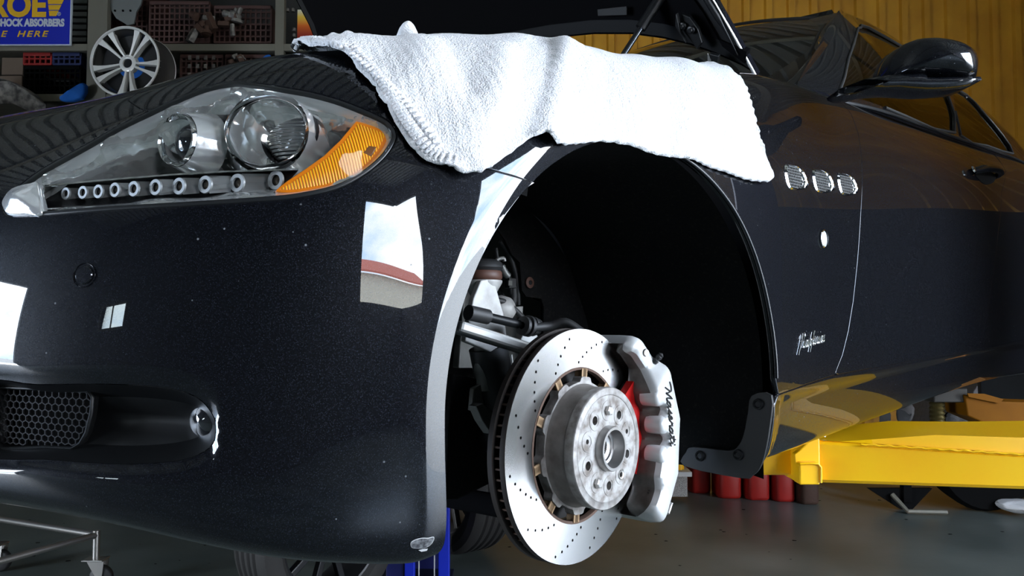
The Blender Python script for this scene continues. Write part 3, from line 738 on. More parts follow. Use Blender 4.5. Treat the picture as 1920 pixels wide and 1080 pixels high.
# ------------------------------------------------------------------ side vents, repeater, badge, handle
vent_c = [(1489, 333), (1540, 340), (1586, 346)]; vs_ = [1.0, .93, .87]
vo = [(-18, -22), (-12, -25), (6, -21), (13, -12), (18, 4), (20, 19), (16, 22), (-2, 23.5), (-11.5, 17), (-17, -2)]
vi = [(-15, -20), (-10, -22), (4, -18), (10, -11), (14, 4), (15, 17), (12, 20), (-1, 21), (-9, 15), (-14, -3)]
for (cx_, cy_), s_ in zip(vent_c, vs_):
    po = crom(BODY.path([(cx_+x*s_, cy_+y*s_) for x, y in vo]), 4, True); pi_ = crom(BODY.path([(cx_+x*s_, cy_+y*s_) for x, y in vi]), 4, True)
    vr = MB(); A = along(BODY, po, .0005); B = along(BODY, (po*.35+pi_*.65), .0030); C = along(BODY, pi_, .001); D = along(BODY, pi_, -.003)
    vr.grid([l+[l[0]] for l in (A, B, C, D)]); vo_ = vr.build('fender_vent', 'chrome', car, smooth=50)
    patch('vent_backing', BODY, pi_, 'gap_black', vo_, step=.01, off=.0008, skirt=0)
    h0 = pi_.min(0); h1 = pi_.max(0)
    def vmap(u, w_, h0=h0): q = np.array([h0[0]+u, h0[1]+w_]); n_ = Vector(BODY.nrm(q)[0]); return Vector(BODY.at(q)[0])+n_*.0022, n_
    hexmesh(lambda p, h0=h0, pi_=pi_: inpoly(np.array([[h0[0]+p[0], h0[1]+p[1]]]), pi_)[0], 0, h1[0]-h0[0], h1[1]-h0[1], .0062, .0010, vmap, .001).build('vent_mesh', 'alu_arm', vo_, kind='stuff')
    fin_ = [(12, -15), (15, -9), (20, 5), (21.5, 17), (16, 19), (15.5, 6), (11, -8)]
    pf = crom(BODY.path([(cx_+x*s_, cy_+y*s_) for x, y in fin_]), 3, True)
    patch('vent_fin', BODY, pf, 'chrome', vo_, step=.005, off=.0045, skirt=.005, fn=lambda V, P, o: .004*smooth01(pdist(V, o)/.006))
rp = BODY.p3(1543, 448, .001); rn = Vector(BODY.nrm(BODY.hit(1543, 448))[0])
rr = MB().lathe([(.0185, 0), (.0185, .003), (.0165, .004)], rp, rn, 36).build('side_repeater', 'chrome', car, smooth=40)
MB().lathe([(.0003, .008), (.008, .0075), (.013, .006), (.0168, .002)], rp, rn, 32).build('repeater_lens', 'clear_lens', rr, smooth=70)
MB().lathe([(.0003, .0035), (.008, .002), (.0165, .0015)], rp, rn, 24).build('repeater_reflector', 'sign_white', rr, smooth=70)
# script lettering as pen strokes: (x, y) in x-height units
SCRIPT = {
 'M': ([[(-.9, 1.75), (-.4, 1.95), (.1, 1.9), (.45, 1.7), (.3, .9), (.05, 0)], [(.45, 1.7), (.75, .7), (.85, .1), (1.2, 1.2), (1.5, 1.75)], [(1.5, 1.75), (1.5, .8), (1.55, .1), (1.75, 0), (2.0, .25)]], 2.0),
 'P': ([[(.5, 1.9), (.3, .8), (-.1, -.7)], [(.0, 1.3), (.3, 1.9), (1.0, 2.0), (1.2, 1.5), (.8, 1.0), (.35, .95)]], 1.1),
 'a': ([[(.75, .85), (.4, 1.0), (.05, .6), (.1, .1), (.4, 0), (.7, .5), (.8, .95), (.75, .2), (.9, 0), (1.15, .25)]], 1.1),
 's': ([[(0, .2), (.35, .6), (.55, 1.05), (.6, .5), (.45, 0), (.05, .05)], [(.45, 0), (.8, .25)]], .8),
 'e': ([[(0, .2), (.5, .55), (.6, .9), (.35, 1.0), (.1, .5), (.25, 0), (.6, .05), (.85, .3)]], .85),
 'r': ([[(0, .25), (.25, .9), (.3, 1.1), (.35, .85), (.7, .9), (.65, .3), (.75, 0), (1.0, .25)]], .95),
 't': ([[(0, .25), (.35, 1.0), (.5, 1.8), (.35, .7), (.4, .1), (.6, 0), (.85, .25)], [(0, 1.25), (.9, 1.35)]], .85),
 'i': ([[(0, .25), (.25, .95), (.25, .3), (.35, 0), (.65, .25)], [(.35, 1.45), (.42, 1.6)]], .65),
 'n': ([[(0, .25), (.2, .95), (.2, 0)], [(.2, .4), (.5, .95), (.7, .9), (.65, .2), (.8, 0), (1.05, .25)]], 1.0),
 'f': ([[(0, .25), (.5, 1.3), (.65, 1.9), (.4, 1.7), (.25, .5), (.0, -.8)], [(0, .8), (.9, .9)]], .75)}
def script(word, place, r, name, m, parent, slant=.25, n=5):
    """place(u, v) -> 3D point; u along the baseline in x-height units"""
    k = MB(); x0 = 0
    for ch in word:
        st, w_ = SCRIPT[ch]
        for s_ in st:
            q = crom([(x0+a+slant*b_, b_) for a, b_ in s_], 4); k.tube([place(a, b_) for a, b_ in q], r, n)
        x0 += w_
    return k.build(name, m, parent, smooth=70)
def total(word): return sum(SCRIPT[c_][1] for c_ in word)
b0 = BODY.p3(1498, 655, .002); b1 = BODY.p3(1544, 641, .002); bd = (b1-b0)/total('Pininfarina'); bu_ = Vector((0, 0, 1))*bd.length*1.15
script('Pininfarina', lambda u, v: b0+bd*u+bu_*v, .0007, 'designer_badge', 'chrome', car, .5, 4)
# door handle
hb = MB(); H0 = BODY.p3(1822, 322, .004); H1 = BODY.p3(1868, 330, .004); hn = Vector(BODY.nrm(BODY.hit(1845, 326))[0])
dd_ = (H1-H0); hp = [H0+dd_*t_+hn*(.030*math.sin(PI*min(max(t_, .0), 1))**.5) for t_ in np.linspace(0, 1, 9)]
hb.tube(hp, [.011, .013, .012, .012, .012, .012, .012, .013, .010], 10); ho = hb.build('door_handle', 'car_paint', car, smooth=60)
MB().lathe([(.0003, .006), (.009, .005), (.011, 0)], H0+hn*.008-dd_*.1, hn, 20).build('handle_lock', 'chrome', ho, smooth=60)
hc = crom(BODY.path([(1828, 326), (1845, 320), (1866, 328), (1862, 342), (1848, 346), (1836, 338)]), 3, True)
patch('handle_cup', BODY, hc, 'gap_black', ho, step=.02, off=.0012, skirt=0)
# ------------------------------------------------------------------ the workshop
BW = 7.0
AXR = (RT, FW0, Vector((0, 0, 1)))
def slab(name, corners, th, m, kind='structure'):
    k = MB(); k.prism(corners, th); return k.build(name, m, None, kind=kind)
slab('floor', [room(UL, WB, 0), room(RMAX, WB, 0), room(RMAX, BW, 0), room(UL, BW, 0)], (0, 0, -.12), 'floor_paint')
slab('ground', [room(-40, -60, -.02), room(60, -60, -.02), room(60, WB, -.02), room(-40, WB, -.02)], (0, 0, -.1), 'concrete_out')
slab('ground_yard', [room(RMAX, WB, -.02), room(60, WB, -.02), room(60, 30, -.02), room(RMAX, 30, -.02)], (0, 0, -.1), 'concrete_out')
def corrugated(name, p0, p1, z0, z1, pitch, depth, m, nrm):
    """trapezoid profile sheet standing between p0 and p1"""
    d = (p1-p0); Lg = d.length; d.normalize(); n = int(Lg/pitch); row = []
    for i in range(n+1):
        b = p0+d*(i*pitch)
        for f, h in ((0, 0), (.60, 0), (.66, 1), (.92, 1), (.98, 0)): row.append(b+d*(f*pitch)+nrm*(depth*h))
    k = MB(); k.grid([[Vector((p.x, p.y, z0)) for p in row], [Vector((p.x, p.y, z1)) for p in row]])
    return k.build(name, m, None, kind='structure')
corrugated('wall_back', room(UL, BW, 0), room(RMAX+.1, BW, 0), 0, ROOFZ+.06, .207, .03, 'siding', -FW0)
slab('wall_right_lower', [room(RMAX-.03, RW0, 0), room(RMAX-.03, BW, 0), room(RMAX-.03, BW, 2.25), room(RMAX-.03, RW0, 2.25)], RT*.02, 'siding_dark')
corrugated('wall_right', room(RMAX, BW, 0), room(RMAX, RW0, 0), 2.25, ROOFZ+.06, .207, .03, 'siding', -RT)
k = MB()
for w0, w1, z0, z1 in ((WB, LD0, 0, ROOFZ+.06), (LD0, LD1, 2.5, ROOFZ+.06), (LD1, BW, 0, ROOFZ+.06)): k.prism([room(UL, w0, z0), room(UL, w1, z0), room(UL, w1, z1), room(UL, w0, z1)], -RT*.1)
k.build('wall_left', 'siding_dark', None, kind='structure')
# wall behind the camera: solid on its left part with one window, open doorway on its right part
k = MB(); D0 = 2.8
def wp(u, z): return room(u, WB, z)
for u0, u1, z0, z1 in ((UL-.1, -5.7, 0, ROOFZ+.06), (-5.7, -4.5, 0, 1.75), (-5.7, -4.5, 2.3, ROOFZ+.06), (-4.5, -2.6, 0, ROOFZ+.06), (-2.6, DB0, 0, ROOFZ+.06), (DB0, RMAX, DOORH, ROOFZ+.06), (DB0, RMAX, 0, SILL)):
    k.prism([wp(u0, z0), wp(u1, z0), wp(u1, z1), wp(u0, z1)], -FW0*.1)
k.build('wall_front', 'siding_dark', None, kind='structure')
k = MB()
for a_1, b_1 in (((-5.7, 1.75), (-4.5, 1.75)), ((-5.7, 2.3), (-4.5, 2.3)), ((-5.7, 1.75), (-5.7, 2.3)), ((-4.5, 1.75), (-4.5, 2.3)), ((-5.1, 1.75), (-5.1, 2.3))):
    k.tube([wp(*a_1), wp(*b_1)], .03, 4)
wf = k.build('window_1', 'steel_frame', None, kind='structure')
MB().prism([wp(-5.7, 1.75), wp(-4.5, 1.75), wp(-4.5, 2.3), wp(-5.7, 2.3)], FW0*.004).build('pane', 'window_pane', wf)
# header above the side doorway
k = MB()
for w0, w1, z0, z1 in ((WB, RWB, 0, SILL), (RWB, RWA, 0, DOORH), (RWA, RW0, HA, ROOFZ+.06), (WB, RWA, DOORH, ROOFZ+.06)): k.prism([room(RMAX, w0, z0), room(RMAX, w1, z0), room(RMAX, w1, z1), room(RMAX, w0, z1)], RT*.1)
k.build('wall_right_front', 'siding_dark', None, kind='structure')
# corrugated roof underside: ribs run from the camera towards the back wall
row = []; n = int((RMAX-UL)/.19)
for i in range(n+1):
    for f, h in ((0, 0), (.5, 0), (.58, 1), (.9, 1), (.98, 0)): row.append((UL+(i+f)*.19, .035*h))
k = MB(); k.grid([[room(u, w_, ROOFZ+h) for u, h in row] for w_ in (WB, -1, 3, BW)])
k.build('ceiling', 'roof_sheet', None, kind='structure')
for i, w_ in enumerate((-3, -.5, 2.0, 4.5)):
    k = MB(); k.box(room((UL+RMAX)/2, w_, ROOFZ-.12), (RMAX-UL, .07, .2), AXR); k.build('ceiling_beam', 'steel_frame', None, kind='structure')
# neighbour across the yard with a terracotta roof
nb = thing('neighbour_building', 'cream rendered building with terracotta roof across the yard', 'building', room(14, -26, 0))
MB().box(room(14, -28, 3.2), (30, 6, 6.4), AXR).build('wall', 'render_wall', nb)
k = MB(); A = [room(-1.5, -24.5, 6.4), room(29.5, -24.5, 6.4), room(29.5, -28, 8.0), room(-1.5, -28, 8.0)]; k.prism(A, (0, 0, .15)); k.build('roof', 'terracotta', nb)

# ------------------------------------------------------------------ two-post lift
lift = thing('vehicle_lift', 'two-post lift with bright yellow swing arm and blue post', 'lift', room(-.45, 3.45, 0))
def rb(name, u0, u1, w0, w1, z0, z1, m, par, bevel=.004, label=None):
    k = MB(); k.box(room((u0+u1)/2, (w0+w1)/2, (z0+z1)/2), (u1-u0, w1-w0, z1-z0), AXR); return k.build(name, m, par, bevel=bevel, label=label)
UPY = 1000.0
def uat(px, w): return (atW(px, UPY, w)-CAM).dot(RT)
W1 = 3.42
post = rb('post_back', uat(735, W1), uat(836, W1), W1+.20, W1+.24, 0, 3.2, 'navy_paint', lift, label='blue lift post')
rb('post_side', uat(724, W1), uat(758, W1), W1+.0, W1+.22, 0, 3.2, 'navy_paint', lift)
rb('post_flange', uat(759, W1), uat(778, W1), W1-.01, W1+.03, 0, 3.2, 'blue_paint', lift)
rb('post_flange', uat(822, W1), uat(843, W1), W1-.01, W1+.03, 0, 3.2, 'blue_paint', lift)
rb('carriage', uat(786, W1), uat(814, W1), W1+.06, W1+.12, .3, 2.2, 'gap_black', lift)
rb('edge_strip', uat(785, W1), uat(787, W1), W1-.005, W1+.0, 0, 2.6, 'white_edge', lift, 0)
rb('edge_strip', uat(814, W1), uat(816, W1), W1-.005, W1+.0, 0, 2.6, 'white_edge', lift, 0)
rb('base_plate', uat(700, W1), uat(846, W1), W1-.05, W1+.2, 0, .012, 'dark_navy', lift)
# warning label: white frame, pictograms, text lines
lb = rb('warning_label', uat(737, W1), uat(757, W1), W1-.006, W1-.002, .175, .245, 'white_edge', lift, 0)
rb('label_panel', uat(738, W1), uat(756, W1), W1-.009, W1-.005, .193, .242, 'gap_black', lb, 0)
for i in range(4): rb('label_line', uat(739, W1), uat(755-i % 2*3, W1), W1-.009, W1-.005, .178+i*.0035, .179+i*.0035, 'gap_black', lb, 0)
MB().tube([room(uat(741, W1)+.008*math.cos(q), W1-.011, .222+.008*math.sin(q)) for q in np.linspace(0, 5, 9)], .0018, 5).build('label_pictogram', 'white_edge', lb)
MB().prism([room(uat(748, W1), W1-.011, .212), room(uat(754, W1), W1-.011, .212), room(uat(751, W1), W1-.011, .232)], -FW0*.001).build('label_pictogram', 'white_edge', lb)
# near post (right of the frame) that carries the yellow arm
rb('post_back', 2.15, 2.45, 2.06, 2.10, 0, 3.2, 'navy_paint', lift); rb('post_side', 2.15, 2.18, 1.86, 2.1, 0, 3.2, 'navy_paint', lift)
rb('base_plate', 2.1, 2.6, 1.75, 2.2, 0, .02, 'navy_paint', lift)
# yellow swing arm: outer tube from the near post to a smaller inner tube under the sill
def dpt(px, z_y, w): return room(uat(px, w), w, ZC-(z_y-603)/FPX*w)
ZB = lambda py, w: atW(960, py, w).z
w0_, w1_ = 1.90, 1.79
def rowx(px, f): return room(uat(px, w0_+(w1_-w0_)*f), w0_+(w1_-w0_)*f, 0)
# outer tube cross-section sweep along its length
stn = [(1496, 0.0), (1545, .12), (1640, .33), (1760, .62), (1920, 1.0), (2600, 2.0)]
def arm_sec(px, f, top, back, bot=None):
    w_ = w0_+(w1_-w0_)*f; u = uat(px, w_); zt = ZB(top, w_); zb = ZB(904+14*f if bot is None else bot, w_); zk = zt+.004
    r = .008
    return [room(u, w_+r, zb), room(u, w_, zb+r), room(u, w_, zt-r), room(u, w_+r, zt), room(u, w_+back-r, zt), room(u, w_+back, zt-r), room(u, w_+back, zb+r), room(u, w_+back-r, zb)]
secs = [arm_sec(px, f, 824+(27 if f > 1 else 27*f), .13) for px, f in stn]
k = MB(); k.grid([s+[s[0]] for s in secs]); n0 = len(k.v); k.add(secs[0], [tuple(range(8))]); k.add(secs[-1], [tuple(range(8))])
arm = k.build('swing_arm', 'yellow_paint', lift, smooth=30, label='bright yellow lift arm')
# chamfered mouth plate, stop block
mp_ = [(1496, 905), (1492, 852), (1500, 846), (1524, 822), (1540, 822), (1540, 905)]
k = MB(); k.prism([room(uat(x, 1.885), 1.885, ZB(y, 1.885)) for x, y in mp_], FW0*.02); k.build('mouth_plate', 'yellow_paint', arm, bevel=.003)
k = MB(); k.prism([room(uat(x, 1.86), 1.86, ZB(y, 1.86)) for x, y in [(1501, 909), (1501, 872), (1506, 868), (1537, 868), (1541, 874), (1539, 909)]], FW0*.04); k.build('stop_block', 'yellow_paint', arm, bevel=.003)
MB().tube([room(uat(x, 1.858), 1.858, ZB(y, 1.858)) for x, y in [(1502, 870), (1520, 869), (1536, 870), (1541, 876), (1541, 905)]], .003, 6).build('weld_bead', 'yellow_paint', arm, smooth=60)
# reinforcing top plate that tapers in at the left, with its weld
tp = [(1520, .05, 808, .16), (1580, .2, 810, .19), (1640, .33, 806, .21), (1760, .62, 801, .23), (1920, 1.0, 796, .26), (2600, 2.0, 796, .3)]
rows = []
for px, f, yb, bk_ in tp:
    w_ = w0_+(w1_-w0_)*f+.004; zf = ZB(824+(27 if f > 1 else 27*f)-1, w_)
    up_ = .035*min(max((f-.2)/.5, 0), 1)
    rows.append([room(uat(px, w_), w_, zf), room(uat(px, w_), w_+.006, zf+up_), room(uat(px, w_), w_+bk_, zf+up_+.004), room(uat(px, w_), w_+bk_, zf-.07)])
k = MB(); k.grid(rows); k.build('top_plate', 'yellow_paint', arm, smooth=25)
wl = []
for i in range(70):
    f = .3+i/69*1.4; px = 1630+(f-.33)*433; w_ = w0_+(w1_-w0_)*f-.001; wl.append(room(uat(px, w_), w_, ZB(824+(27 if f > 1 else 27*f)+1+1.2*math.sin(i*1.9), w_)))
MB().tube(wl, [.0032+.0008*math.sin(i*2.3) for i in range(70)], 6).build('weld_bead', 'yellow_paint', arm, smooth=60)
k = MB(); k.box(room(uat(1462, 1.93), 1.99, (ZB(836, 1.93)+ZB(893, 1.93))/2), (.24, .10, ZB(836, 1.93)-ZB(893, 1.93)), AXR); k.build('inner_tube', 'yellow_paint', arm, bevel=.006)
k = MB(); k.cyl(room(uat(1400, 1.95), 2.02, .80), room(uat(1400, 1.95), 2.02, .93), .05, n=24); k.build('lift_pad', 'rubber', arm, smooth=40)
for x, y, w_ in ((1544, 818, 1.93), ):
    p = room(uat(x, w_), w_, ZB(y, w_)); MB().cyl(p, p+Vector((0, 0, .012)), .010, .008, 12).build('arm_bolt', 'bolt_steel', arm, smooth=40)
# rear arm in shade
W2 = 2.75
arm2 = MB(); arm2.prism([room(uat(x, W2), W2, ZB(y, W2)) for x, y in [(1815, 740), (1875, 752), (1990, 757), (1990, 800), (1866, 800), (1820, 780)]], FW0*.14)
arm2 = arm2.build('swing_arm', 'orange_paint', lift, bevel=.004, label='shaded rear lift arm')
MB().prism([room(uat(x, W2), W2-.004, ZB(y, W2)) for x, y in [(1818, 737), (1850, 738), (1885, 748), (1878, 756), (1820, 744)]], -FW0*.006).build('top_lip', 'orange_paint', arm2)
k = MB(); p = room(uat(1780, W2), W2+.06, ZB(775, W2)); k.lathe([(.026, -.05)]+[(.022+.005*(i % 2), -.045+.008*i) for i in range(12)]+[(.026, .055)], p, (0, 0, 1), 24, True); k.build('screw_pad', 'brass_dark', arm2, smooth=40)
k = MB(); k.box(room(uat(1792, W2), W2+.06, ZB(742, W2)), (.12, .1, .05), AXR); k.build('pad_head', 'dark_brown', arm2, bevel=.004)

# ------------------------------------------------------------------ shelving and the things on it
WS = 6.1; UPY = 90.0
def zs(py, w=WS): return ZB(py, w)
shelf = thing('storage_rack', 'khaki steel storage rack against the back wall behind the headlight', 'rack', room(-4, WS, 0))
def sb_(name, x0, x1, y0, y1, w0, w1, m, par, **kw): return rb(name, uat(x0, w0), uat(x1, w0), w0, w1, ZB(y1, w0), ZB(y0, w0), m, par, **kw)
for x0, x1 in ((163, 200), (515, 532), (-190, -165)): 
    k = MB(); k.box(room(uat((x0+x1)/2, WS), WS+.03, 2.2), (uat(x1, WS)-uat(x0, WS), .06, 4.4), AXR); k.build('upright', 'steel_frame', shelf, bevel=.004)
for y0, y1 in ((82, 95), (176, 190), (-170, -150), (280, 292), (430, 442)):
    for x0, x1 in ((-180, 164), (199, 516), (531, 900)):
        sb_('beam', x0, x1, y0, y1, WS+.005, WS+.05, 'steel_frame', shelf)
    k = MB(); k.prism([room(uat(-190, WS), WS+.03, zs(y0+3)), room(uat(900, WS), WS+.03, zs(y0+3)), room(uat(900, WS), BW-.08, zs(y0+3)), room(uat(-190, WS), BW-.08, zs(y0+3))], (0, 0, -.02)); k.build('deck', 'steel_frame', shelf)
k = MB(); k.prism([room(uat(-190, WS), BW-.07, 0), room(uat(900, WS), BW-.07, 0), room(uat(900, WS), BW-.07, 4.65), room(uat(-190, WS), BW-.07, 4.65)], FW0*.02); k.build('back_panel', 'siding_dark', shelf)
# blue sign
SGW = WS-.03
sign = thing('shop_sign', 'blue advertising sign with yellow and white lettering on the rack', 'sign', room(uat(20, SGW), SGW, zs(84)))
sb_('sign_panel', -330, 131, -58, 83.5, SGW, SGW+.02, 'sign_blue', sign)
sb_('sign_edge', 129.5, 132, -58, 84, SGW-.002, SGW+.022, 'sign_white', sign)
sb_('sign_edge', -330, 131, 83, 85, SGW-.002, SGW+.022, 'sign_white', sign)
def text(s_, x1_px, ybase, hpx, w, m, par, name, bold=.0, shear=0., wid=None, align='RIGHT', space=1.0, extr=.002):
    cu = bpy.data.curves.new('t', 'FONT'); cu.body = s_; cu.size = 1; cu.offset = bold; cu.shear = shear; cu.extrude = .01; cu.space_character = space; cu.resolution_u = 4
    to = bpy.data.objects.new('t', cu); COL.objects.link(to); dg = bpy.context.evaluated_depsgraph_get(); me = bpy.data.meshes.new_from_object(to.evaluated_get(dg)); bpy.data.objects.remove(to)
    V = np.array([v.co[:] for v in me.vertices]); mn = V.min(0); mxx = V.max(0); capH = .7
    H = (ZB(0, w)-ZB(hpx, w)); sc = H/capH; W_ = (mxx[0]-mn[0])*sc; sx_ = 1 if wid is None else (uat(wid, w)-uat(0, w))/W_
    for v in me.vertices:
        x = (v.co.x-mxx[0])*sc*sx_; y = v.co.y*sc; z = v.co.z*.2
        v.co = room(uat(x1_px, w)+x, w-.002-z*extr*100*.0-(.0015 if v.co.z > 0 else 0), ZB(ybase, w)+y)
    me.update(); return link(name, me, m, par)
text('MONROE', 85, 30, 41, SGW, 'sign_yellow', sign, 'lettering', .04, wid=238)
for y0_, y1_ in ((20, 30), (9.2, 18.4), (-1.6, 7.6), (-12.4, -3.2)):   # winged bars at the end of the name
    w_ = SGW-.004; k = MB(); k.prism([room(uat(x_, w_), w_, ZB(y_, w_)) for x_, y_ in ((87+y1_*.13, y1_), (117-y1_*.45, y1_), (117-y0_*.45, y0_), (87+y0_*.13, y0_))], FW0*.003)
    k.build('wing_bar', 'sign_yellow', sign)
text('SHOCK ABSORBERS', 120, 49, 13, SGW, 'sign_white', sign, 'lettering', .055, wid=127)
text('AVAILABLE  HERE', 91, 69, 11, SGW, 'sign_yellow', sign, 'lettering', .022, .25, wid=205, space=1.3)
MB().tube([room(uat(109+3.2*math.cos(q), SGW-.003), SGW-.003, ZB(26-3.2*math.sin(q), SGW-.003)) for q in np.linspace(0, 2*PI, 14)[:-1]], .0022, 5, closed=True).build('registered_mark', 'sign_white', sign)
text('R', 111.3, 28, 4, SGW, 'sign_white', sign, 'registered_letter', .01)
# alloy wheel (rim only)
def rimwheel(ctr, ax, R_, depth, name, label, par_loc):
    root = thing(name, label, 'wheel rim', par_loc); ax = Vector(ax).normalized(); x, y, a = frame(ax); x, y = Vector((0, 0, 1)).cross(a).normalized(), Vector((0, 0, 1))
    MB().lathe([(R_*.93, -.01), (R_*.965, .002), (R_, 0), (R_*1.0, -.012), (R_*.95, -.02), (R_*.93, -.05), (R_*.88, -depth*.55), (R_*.90, -depth*.9), (R_*.99, -depth), (R_*1.0, -depth-.01), (R_*.96, -depth-.012), (R_*.86, -depth*.9), (R_*.84, -depth*.5), (R_*.90, -.02)], ctr, ax, 64).build('barrel', 'wheel_barrel', root, smooth=50)
    MB().lathe([(R_*.925, -.004), (R_*.95, .006), (R_*.985, .006), (R_*1.003, 0), (R_*1.0, -.006)], ctr, ax, 64).build('lip', 'wheel_silver', root, smooth=50)
    MB().lathe([(R_*1.0, -depth+.006), (R_*1.012, -depth), (R_*1.0, -depth-.006)], ctr, ax, 64).build('rear_lip', 'wheel_silver', root, smooth=50)
    for i in range(5):
        for s_ in (-1, 1):
            th = math.radians(72*i+58)
            prof = [(.15, .22*s_, .07), (.35, .20*s_, .075), (.60, .185*s_, .105), (.80, .19*s_, .17), (.955, .20*s_, .24)]
            k = MB(); top = []; 
            for rr_, da_, wd_2 in prof:
                t_ = th+da_*(1.0 if rr_ > .2 else 1.5); half = wd_2*.5
                h_ = -.004-.045*(1-rr_)**1.2
                c_ = lambda q, rr_=rr_, h_=h_: ctr+x*(R_*rr_*math.cos(q))+y*(R_*rr_*math.sin(q))+a*h_
                dq = half/ max(rr_, .22)*.75
                top.append([c_(t_-dq)-a*.045, c_(t_-dq), c_(t_+dq), c_(t_+dq)-a*.045])
            k.grid(top); k.build('spoke', 'wheel_silver', root, smooth=30)
    MB().lathe([(R_*.135, -.06), (R_*.135, -.036), (R_*.16, -.034), (R_*.24, -.040), (R_*.26, -.08)], ctr, ax, 40).build('hub', 'wheel_silver', root, smooth=40)
    MB().lathe([(.0003, -.05), (R_*.134, -.05)], ctr, ax, 30).build('hub_bore', 'lamp_dark', root)
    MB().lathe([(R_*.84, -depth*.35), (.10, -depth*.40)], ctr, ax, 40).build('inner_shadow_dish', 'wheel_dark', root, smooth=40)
    return root
wc = room(uat(234, 5.55), 5.55, ZB(115, 5.55))
rimwheel(wc, RT*(-.06)-FW0, .262, .24, 'alloy_wheel', 'silver five double-spoke alloy wheel rim on the rack', room(uat(234, 5.55), 5.55, ZB(180, 5.55)))
# ------------------------------------------------------------------ greenhouse
BX = [.80, 1.0, 1.35, 1.8, 2.5, 3.1, 3.6, 3.85]
bel = nspline(BX, [(.02, .528), (-.03, .538), (-.045, .560), (-.048, .583), (-.048, .628), (-.03, .655), (.04, .665), (.10, .66)])
RXs = [.80, 1.10, 1.35, 1.60, 2.0, 2.5, 2.9, 3.3, 3.6, 3.85]
rof = nspline(RXs, [(.02, .55), (.065, .735), (.125, .890), (.215, 1.015), (.25, 1.085), (.26, 1.10), (.245, 1.06), (.20, .97), (.12, .81), (.10, .68)])
ga = np.arange(.80, 3.85, .008); gb = bel(ga); gt = rof(ga); gv_ = np.linspace(0, 1.2, 97)
G_ = np.zeros((len(ga), len(gv_), 3))
for j, v_j in enumerate(gv_):
    f = min(v_j, 1); bul = .035*math.sin(PI*f)
    G_[:, j, 0] = ga; G_[:, j, 1] = gb[:, 0]*(1-f)+gt[:, 0]*f-bul*np.clip((gt[:, 1]-gb[:, 1])/.4, 0, 1)+(max(v_j-1, 0)*1.1)
    G_[:, j, 2] = ZC+gb[:, 1]*(1-f)+gt[:, 1]*f+(math.sqrt(max(v_j-1, 0))*.03)
GH = Surf(G_, .80, .008, 0, gv_[1])
w1p = [(1574, 170), (1590, 112), (1606, 62), (1614, 52), (1628, 52), (1683, 74), (1735, 105), (1765, 140), (1776, 176), (1790, 249), (1700, 219), (1620, 188)]
w2p = [(1785, 172), (1812, 178), (1845, 213), (1878, 252), (1899, 288), (1850, 273), (1801, 254)]
w1 = crom(GH.path(w1p), 2, True); w2 = crom(GH.path(w2p), 2, True)
gh_out = [np.array([.81, .0])]+[np.array([a, .0]) for a in np.linspace(1.0, 3.8, 12)]+[np.array([3.84, .5]), np.array([3.84, 1.19])]+[np.array([a, 1.19]) for a in np.linspace(3.6, 1.0, 12)]+[np.array([.81, 1.0])]
patch('window_frame', GH, gh_out, 'car_paint', car, holes=[w1, w2], step=.03, skirt=.008)
patch('side_window', GH, shrink(w1, -.004), 'tinted_car_glass', car, step=.04, off=-.006, skirt=0)
patch('side_window', GH, shrink(w2, -.004), 'tinted_car_glass', car, step=.04, off=-.006, skirt=0)
def railstrip(S, pts, w_, off, name, m):
    P = along(S, pts, off); MB().tube(P, w_, 6).build(name, m, car, smooth=60)
railstrip(GH, [np.array([a, .012]) for a in np.linspace(.86, 3.2, 40)], .005, .003, 'belt_molding', 'satin_black')
railstrip(GH, w1[:18], .0045, .001, 'window_seal', 'rubber')
railstrip(GH, w2, .004, .001, 'window_seal', 'rubber')
gm = G_[::6, ::8].copy(); gm[..., 1] = 1.6-gm[..., 1]
MB().grid([[Vector(p) for p in r] for r in gm]).build('far_window_side', 'tinted_car_glass', car, smooth=60)
# windscreen and roof
wsb = nspline([0, 1, 2, 3, 4], [(.84, .03, .54), (.70, .40, .56), (.655, .80, .565), (.70, 1.2, .56), (.84, 1.57, .54)])
wst = nspline([0, 1, 2, 3, 4], [(1.575, .225, .99), (1.47, .48, 1.015), (1.43, .80, 1.02), (1.47, 1.12, 1.015), (1.575, 1.375, .99)])
us = np.linspace(0, 4, 33); A = wsb(us); B = wst(us); rows = []
for f in np.linspace(0, 1, 15):
    q = A*(1-f)+B*f; q[:, 2] += .045*math.sin(PI*f)+ZC; rows.append([Vector(p) for p in q])
ws_dark = mat('windscreen_glass', (.006, .006, .006), .012, 0, coat=0, spec=.8)
MB().grid(rows).build('windscreen', 'windscreen_glass', car, smooth=80)
MB().tube([Vector(p) for p in np.array([r[0] for r in rows])], .006, 6).build('windscreen_trim', 'rubber', car, smooth=60)
MB().tube(rows[-1], .006, 6).build('windscreen_trim', 'rubber', car, smooth=60)
rr_ = []
for x in np.linspace(1.44, 3.5, 16):
    q = rof([x])[0]; y0 = q[0]+(.17 if x < 1.6 else .13); z0 = q[1]+.02
    if x < 1.6: z0 = 1.02; y0 = .24
    rr_.append([Vector((x+(.12*((abs(y-.8)/.56)**2) if x < 1.5 else 0), y, ZC+z0+.02*(1-((y-.8)/.6)**2))) for y in np.linspace(y0, 1.6-y0, 11)])
rr_[0] = [Vector((p[0], p[1], p[2]+ZC+.002)) for p in wst(np.linspace(0, 4, 11))]
MB().grid(rr_).build('roof', 'car_paint', car, smooth=80)
